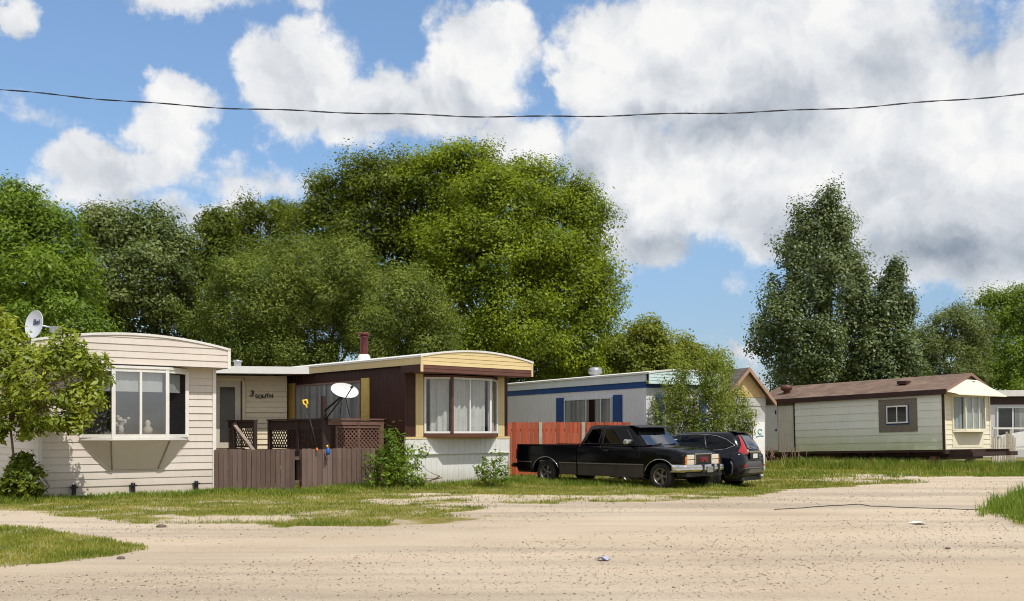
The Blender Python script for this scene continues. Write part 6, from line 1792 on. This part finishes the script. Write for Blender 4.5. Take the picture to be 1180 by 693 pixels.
tree('willow_tree', 'grey green bushy tree behind the ridge end of the pale green trailer', 'tree', at(1095, 497, 62)[:2],
     [LB(1090, 375, 34, 26, 62), LB(1112, 388, 34, 32, 62), LB(1065, 402, 26, 32, 62), LB(1095, 420, 50, 36, 62), LB(1055, 430, 30, 30, 62)],
     'leaf_greyish', .18, .62, .66, 46, 13, .25, .25, group=TG, rough=.26, aspect=.4, up=.4)
tree('maple_tree', 'bright green maple behind the white trailer at the right edge', 'tree', at(1160, 497, 66)[:2],
     [LB(1150, 358, 32, 26, 66), LB(1180, 352, 34, 28, 66), LB(1205, 375, 36, 40, 66), LB(1165, 395, 45, 34, 66), LB(1145, 425, 40, 34, 66), LB(1190, 430, 50, 40, 66)],
     'leaf_fresh', .18, .75, .76, 52, 14, .3, .3, group=TG, rough=.3)
# the young maple leaning over the cream trailer
tree('young_maple', 'young yellow green maple in front of the cream trailer, partly covering its bay window', 'tree', (ground(38, 573)[0], 22.0),
     [LB(2, 398, 20, 20, 21.6), LB(76, 408, 24, 12, 21.2), LB(25, 430, 42, 34, 21.6), LB(72, 432, 36, 26, 21.2), LB(95, 455, 24, 20, 21.2), LB(40, 468, 40, 22, 21.4), LB(-10, 440, 30, 50, 21.8), LB(82, 478, 24, 14, 21.2), LB(-8, 375, 14, 18, 21.8), LB(28, 424, 46, 22, 21.5), LB(55, 460, 46, 28, 21.3), LB(15, 492, 30, 12, 21.4), LB(100, 432, 20, 18, 21.1), LB(104, 414, 11, 10, 21.1), LB(60, 440, 50, 26, 21.2), LB(84, 397, 20, 11, 21.2), LB(64, 402, 14, 9, 21.3), LB(12, 408, 26, 16, 21.5)],
     'leaf_young', .125, .25, .30, 21, 15, .034, .42, bark='bark_pale', rough=.36, aspect=.42, droop=.5, inner=.3, flat=.85, dens=2.3, core=0, sub=0)
tree('shrub', 'dark leafy shrub at the foot of the young maple by the cream trailer', 'shrub', (ground(30, 576)[0], 21.7),
     [LB(20, 545, 16, 20, 21.6), LB(34, 555, 15, 20, 21.5), LB(12, 563, 14, 12, 21.6), LB(30, 530, 10, 10, 21.7)],
     'leaf_dark_maple', .13, .17, .20, 15, 16, .02, .3, bark='bark_pale', rough=.36, aspect=.5, stems=3, droop=.5, kind_part='foliage', dens=1.5, core=20, sub=0)
# shrubs by the brown trailer
tree('shrub', 'loose bright green shrub at the end of the brown picket fence', 'shrub', (ground(450, 563)[0], 25.9),
     [LB(452, 522, 15, 20, 25.8), LB(440, 540, 14, 18, 25.7), LB(465, 540, 16, 20, 25.7), LB(448, 555, 22, 12, 25.7), LB(474, 528, 11, 13, 25.8), LB(480, 552, 10, 12, 25.8)],
     'leaf_fresh', .095, .17, .19, 17, 17, .02, .3, bark='bark_pale', rough=.7, aspect=.4, up=1.3, stems=5, kind_part='foliage', dens=1.1, core=8, sub=0)
tree('shrub', 'small bright shrub in front of the white skirting near the orange fence', 'shrub', (ground(567, 559)[0], 26.9),
     [LB(563, 548, 14, 11, 26.8), LB(572, 538, 11, 14, 26.8), LB(556, 541, 8, 9, 26.8), LB(580, 550, 8, 9, 26.8)],
     'leaf_fresh', .085, .14, .18, 13, 18, .015, .3, bark='bark_pale', rough=.7, aspect=.4, up=1.3, stems=5, kind_part='foliage', dens=1.1, core=8, sub=0)
# feathery saplings in front of the blue striped trailer
SG = 'feathery saplings in front of the blue striped trailer'
for i, (px, Ys, lob, lab) in enumerate((
        (782, 33.0, [(775, 452, 12, 24), (785, 430, 10, 22), (770, 480, 16, 24), (790, 472, 14, 28), (764, 500, 14, 26)], 'left sapling of the feathery clump, over the trailer front corner'),
        (812, 32.6, [(808, 425, 9, 22), (820, 420, 10, 20), (812, 455, 16, 26), (826, 446, 12, 26), (806, 488, 18, 26), (824, 482, 18, 28)], 'tallest sapling in the middle of the feathery clump'),
        (848, 33.4, [(838, 432, 8, 20), (848, 462, 13, 20), (836, 470, 13, 24), (852, 490, 15, 20), (862, 482, 8, 14), (840, 505, 22, 20)], 'right sapling of the feathery clump, in front of the shed gable'))):
    tree('sapling', lab, 'sapling', at(px, 497, Ys)[:2], [LB(a, b_, c, d, Ys) for a, b_, c, d in lob], 'leaf_elm', .085, .22, .235, 12, 20 + i, .028, .25, bark='bark_pale', group=SG, rough=.5, aspect=.4, up=1.3,
         flat=1.2, inner=.4, stems=3, dens=2.6, core=0, sub=0)
# dry weeds at the door of the pale green trailer
dw_ = at(895, 525, 41); rng = np.random.default_rng(40); w = MB()
for i in range(46):
    x, y = rng.normal() * .55, rng.normal() * .25; h = .35 + .55 * rng.random()
    a = Vector((x, y, 0)); b_ = a + Vector((rng.normal() * .12, rng.normal() * .1, h)); w.tube([a, a.lerp(b_, .5) + Vector((.02, 0, 0)), b_], [.008, .007, .02], 4)
wd_ = w.build('dry_weeds', paint('dry brown stalks', (.16, .10, .07), .9, .3, 3, .1), fix=False); wd_.location = (dw_.x, dw_.y, 0)
tag(wd_, 'dry brown weeds growing below the door of the pale green trailer', 'weeds')


# undergrowth closing the view below the crowns
for i, (px, Yh, lob, m_, lab) in enumerate((
        (930, 54, [(890, 482, 28, 26), (930, 488, 34, 24), (970, 484, 34, 26)], 'leaf_dark_maple', 'dark bushes behind the door end of the pale green trailer, under the tall poplar'),
        (1050, 55, [(1015, 484, 30, 26), (1055, 480, 34, 28), (1095, 484, 36, 26)], 'leaf_greyish', 'bushes behind the plywood window end of the pale green trailer'),
        (1150, 57, [(1130, 482, 30, 28), (1170, 478, 34, 32), (1205, 480, 30, 30)], 'leaf_fresh', 'bushes behind the white trailer at the right edge'),
        (300, 44, [(270, 478, 40, 34), (330, 480, 50, 34)], 'leaf_dark_maple', 'dark bushes low behind the porch roof'),
        (680, 50, [(620, 478, 40, 30), (680, 480, 40, 28), (740, 480, 40, 28), (800, 478, 36, 28)], 'leaf_dark_maple', 'dark bushes low behind the blue striped trailer'))):
    tree('bush', lab, 'bush', at(px, 497, Yh)[:2], [LB(a, b_, c, d, Yh) for a, b_, c, d in lob], m_, .18, .6, .7, 34, 60 + i, .06, .3, group='bushes low behind the trailers', rough=.3, sub=3, stems=3, kind_part='foliage')
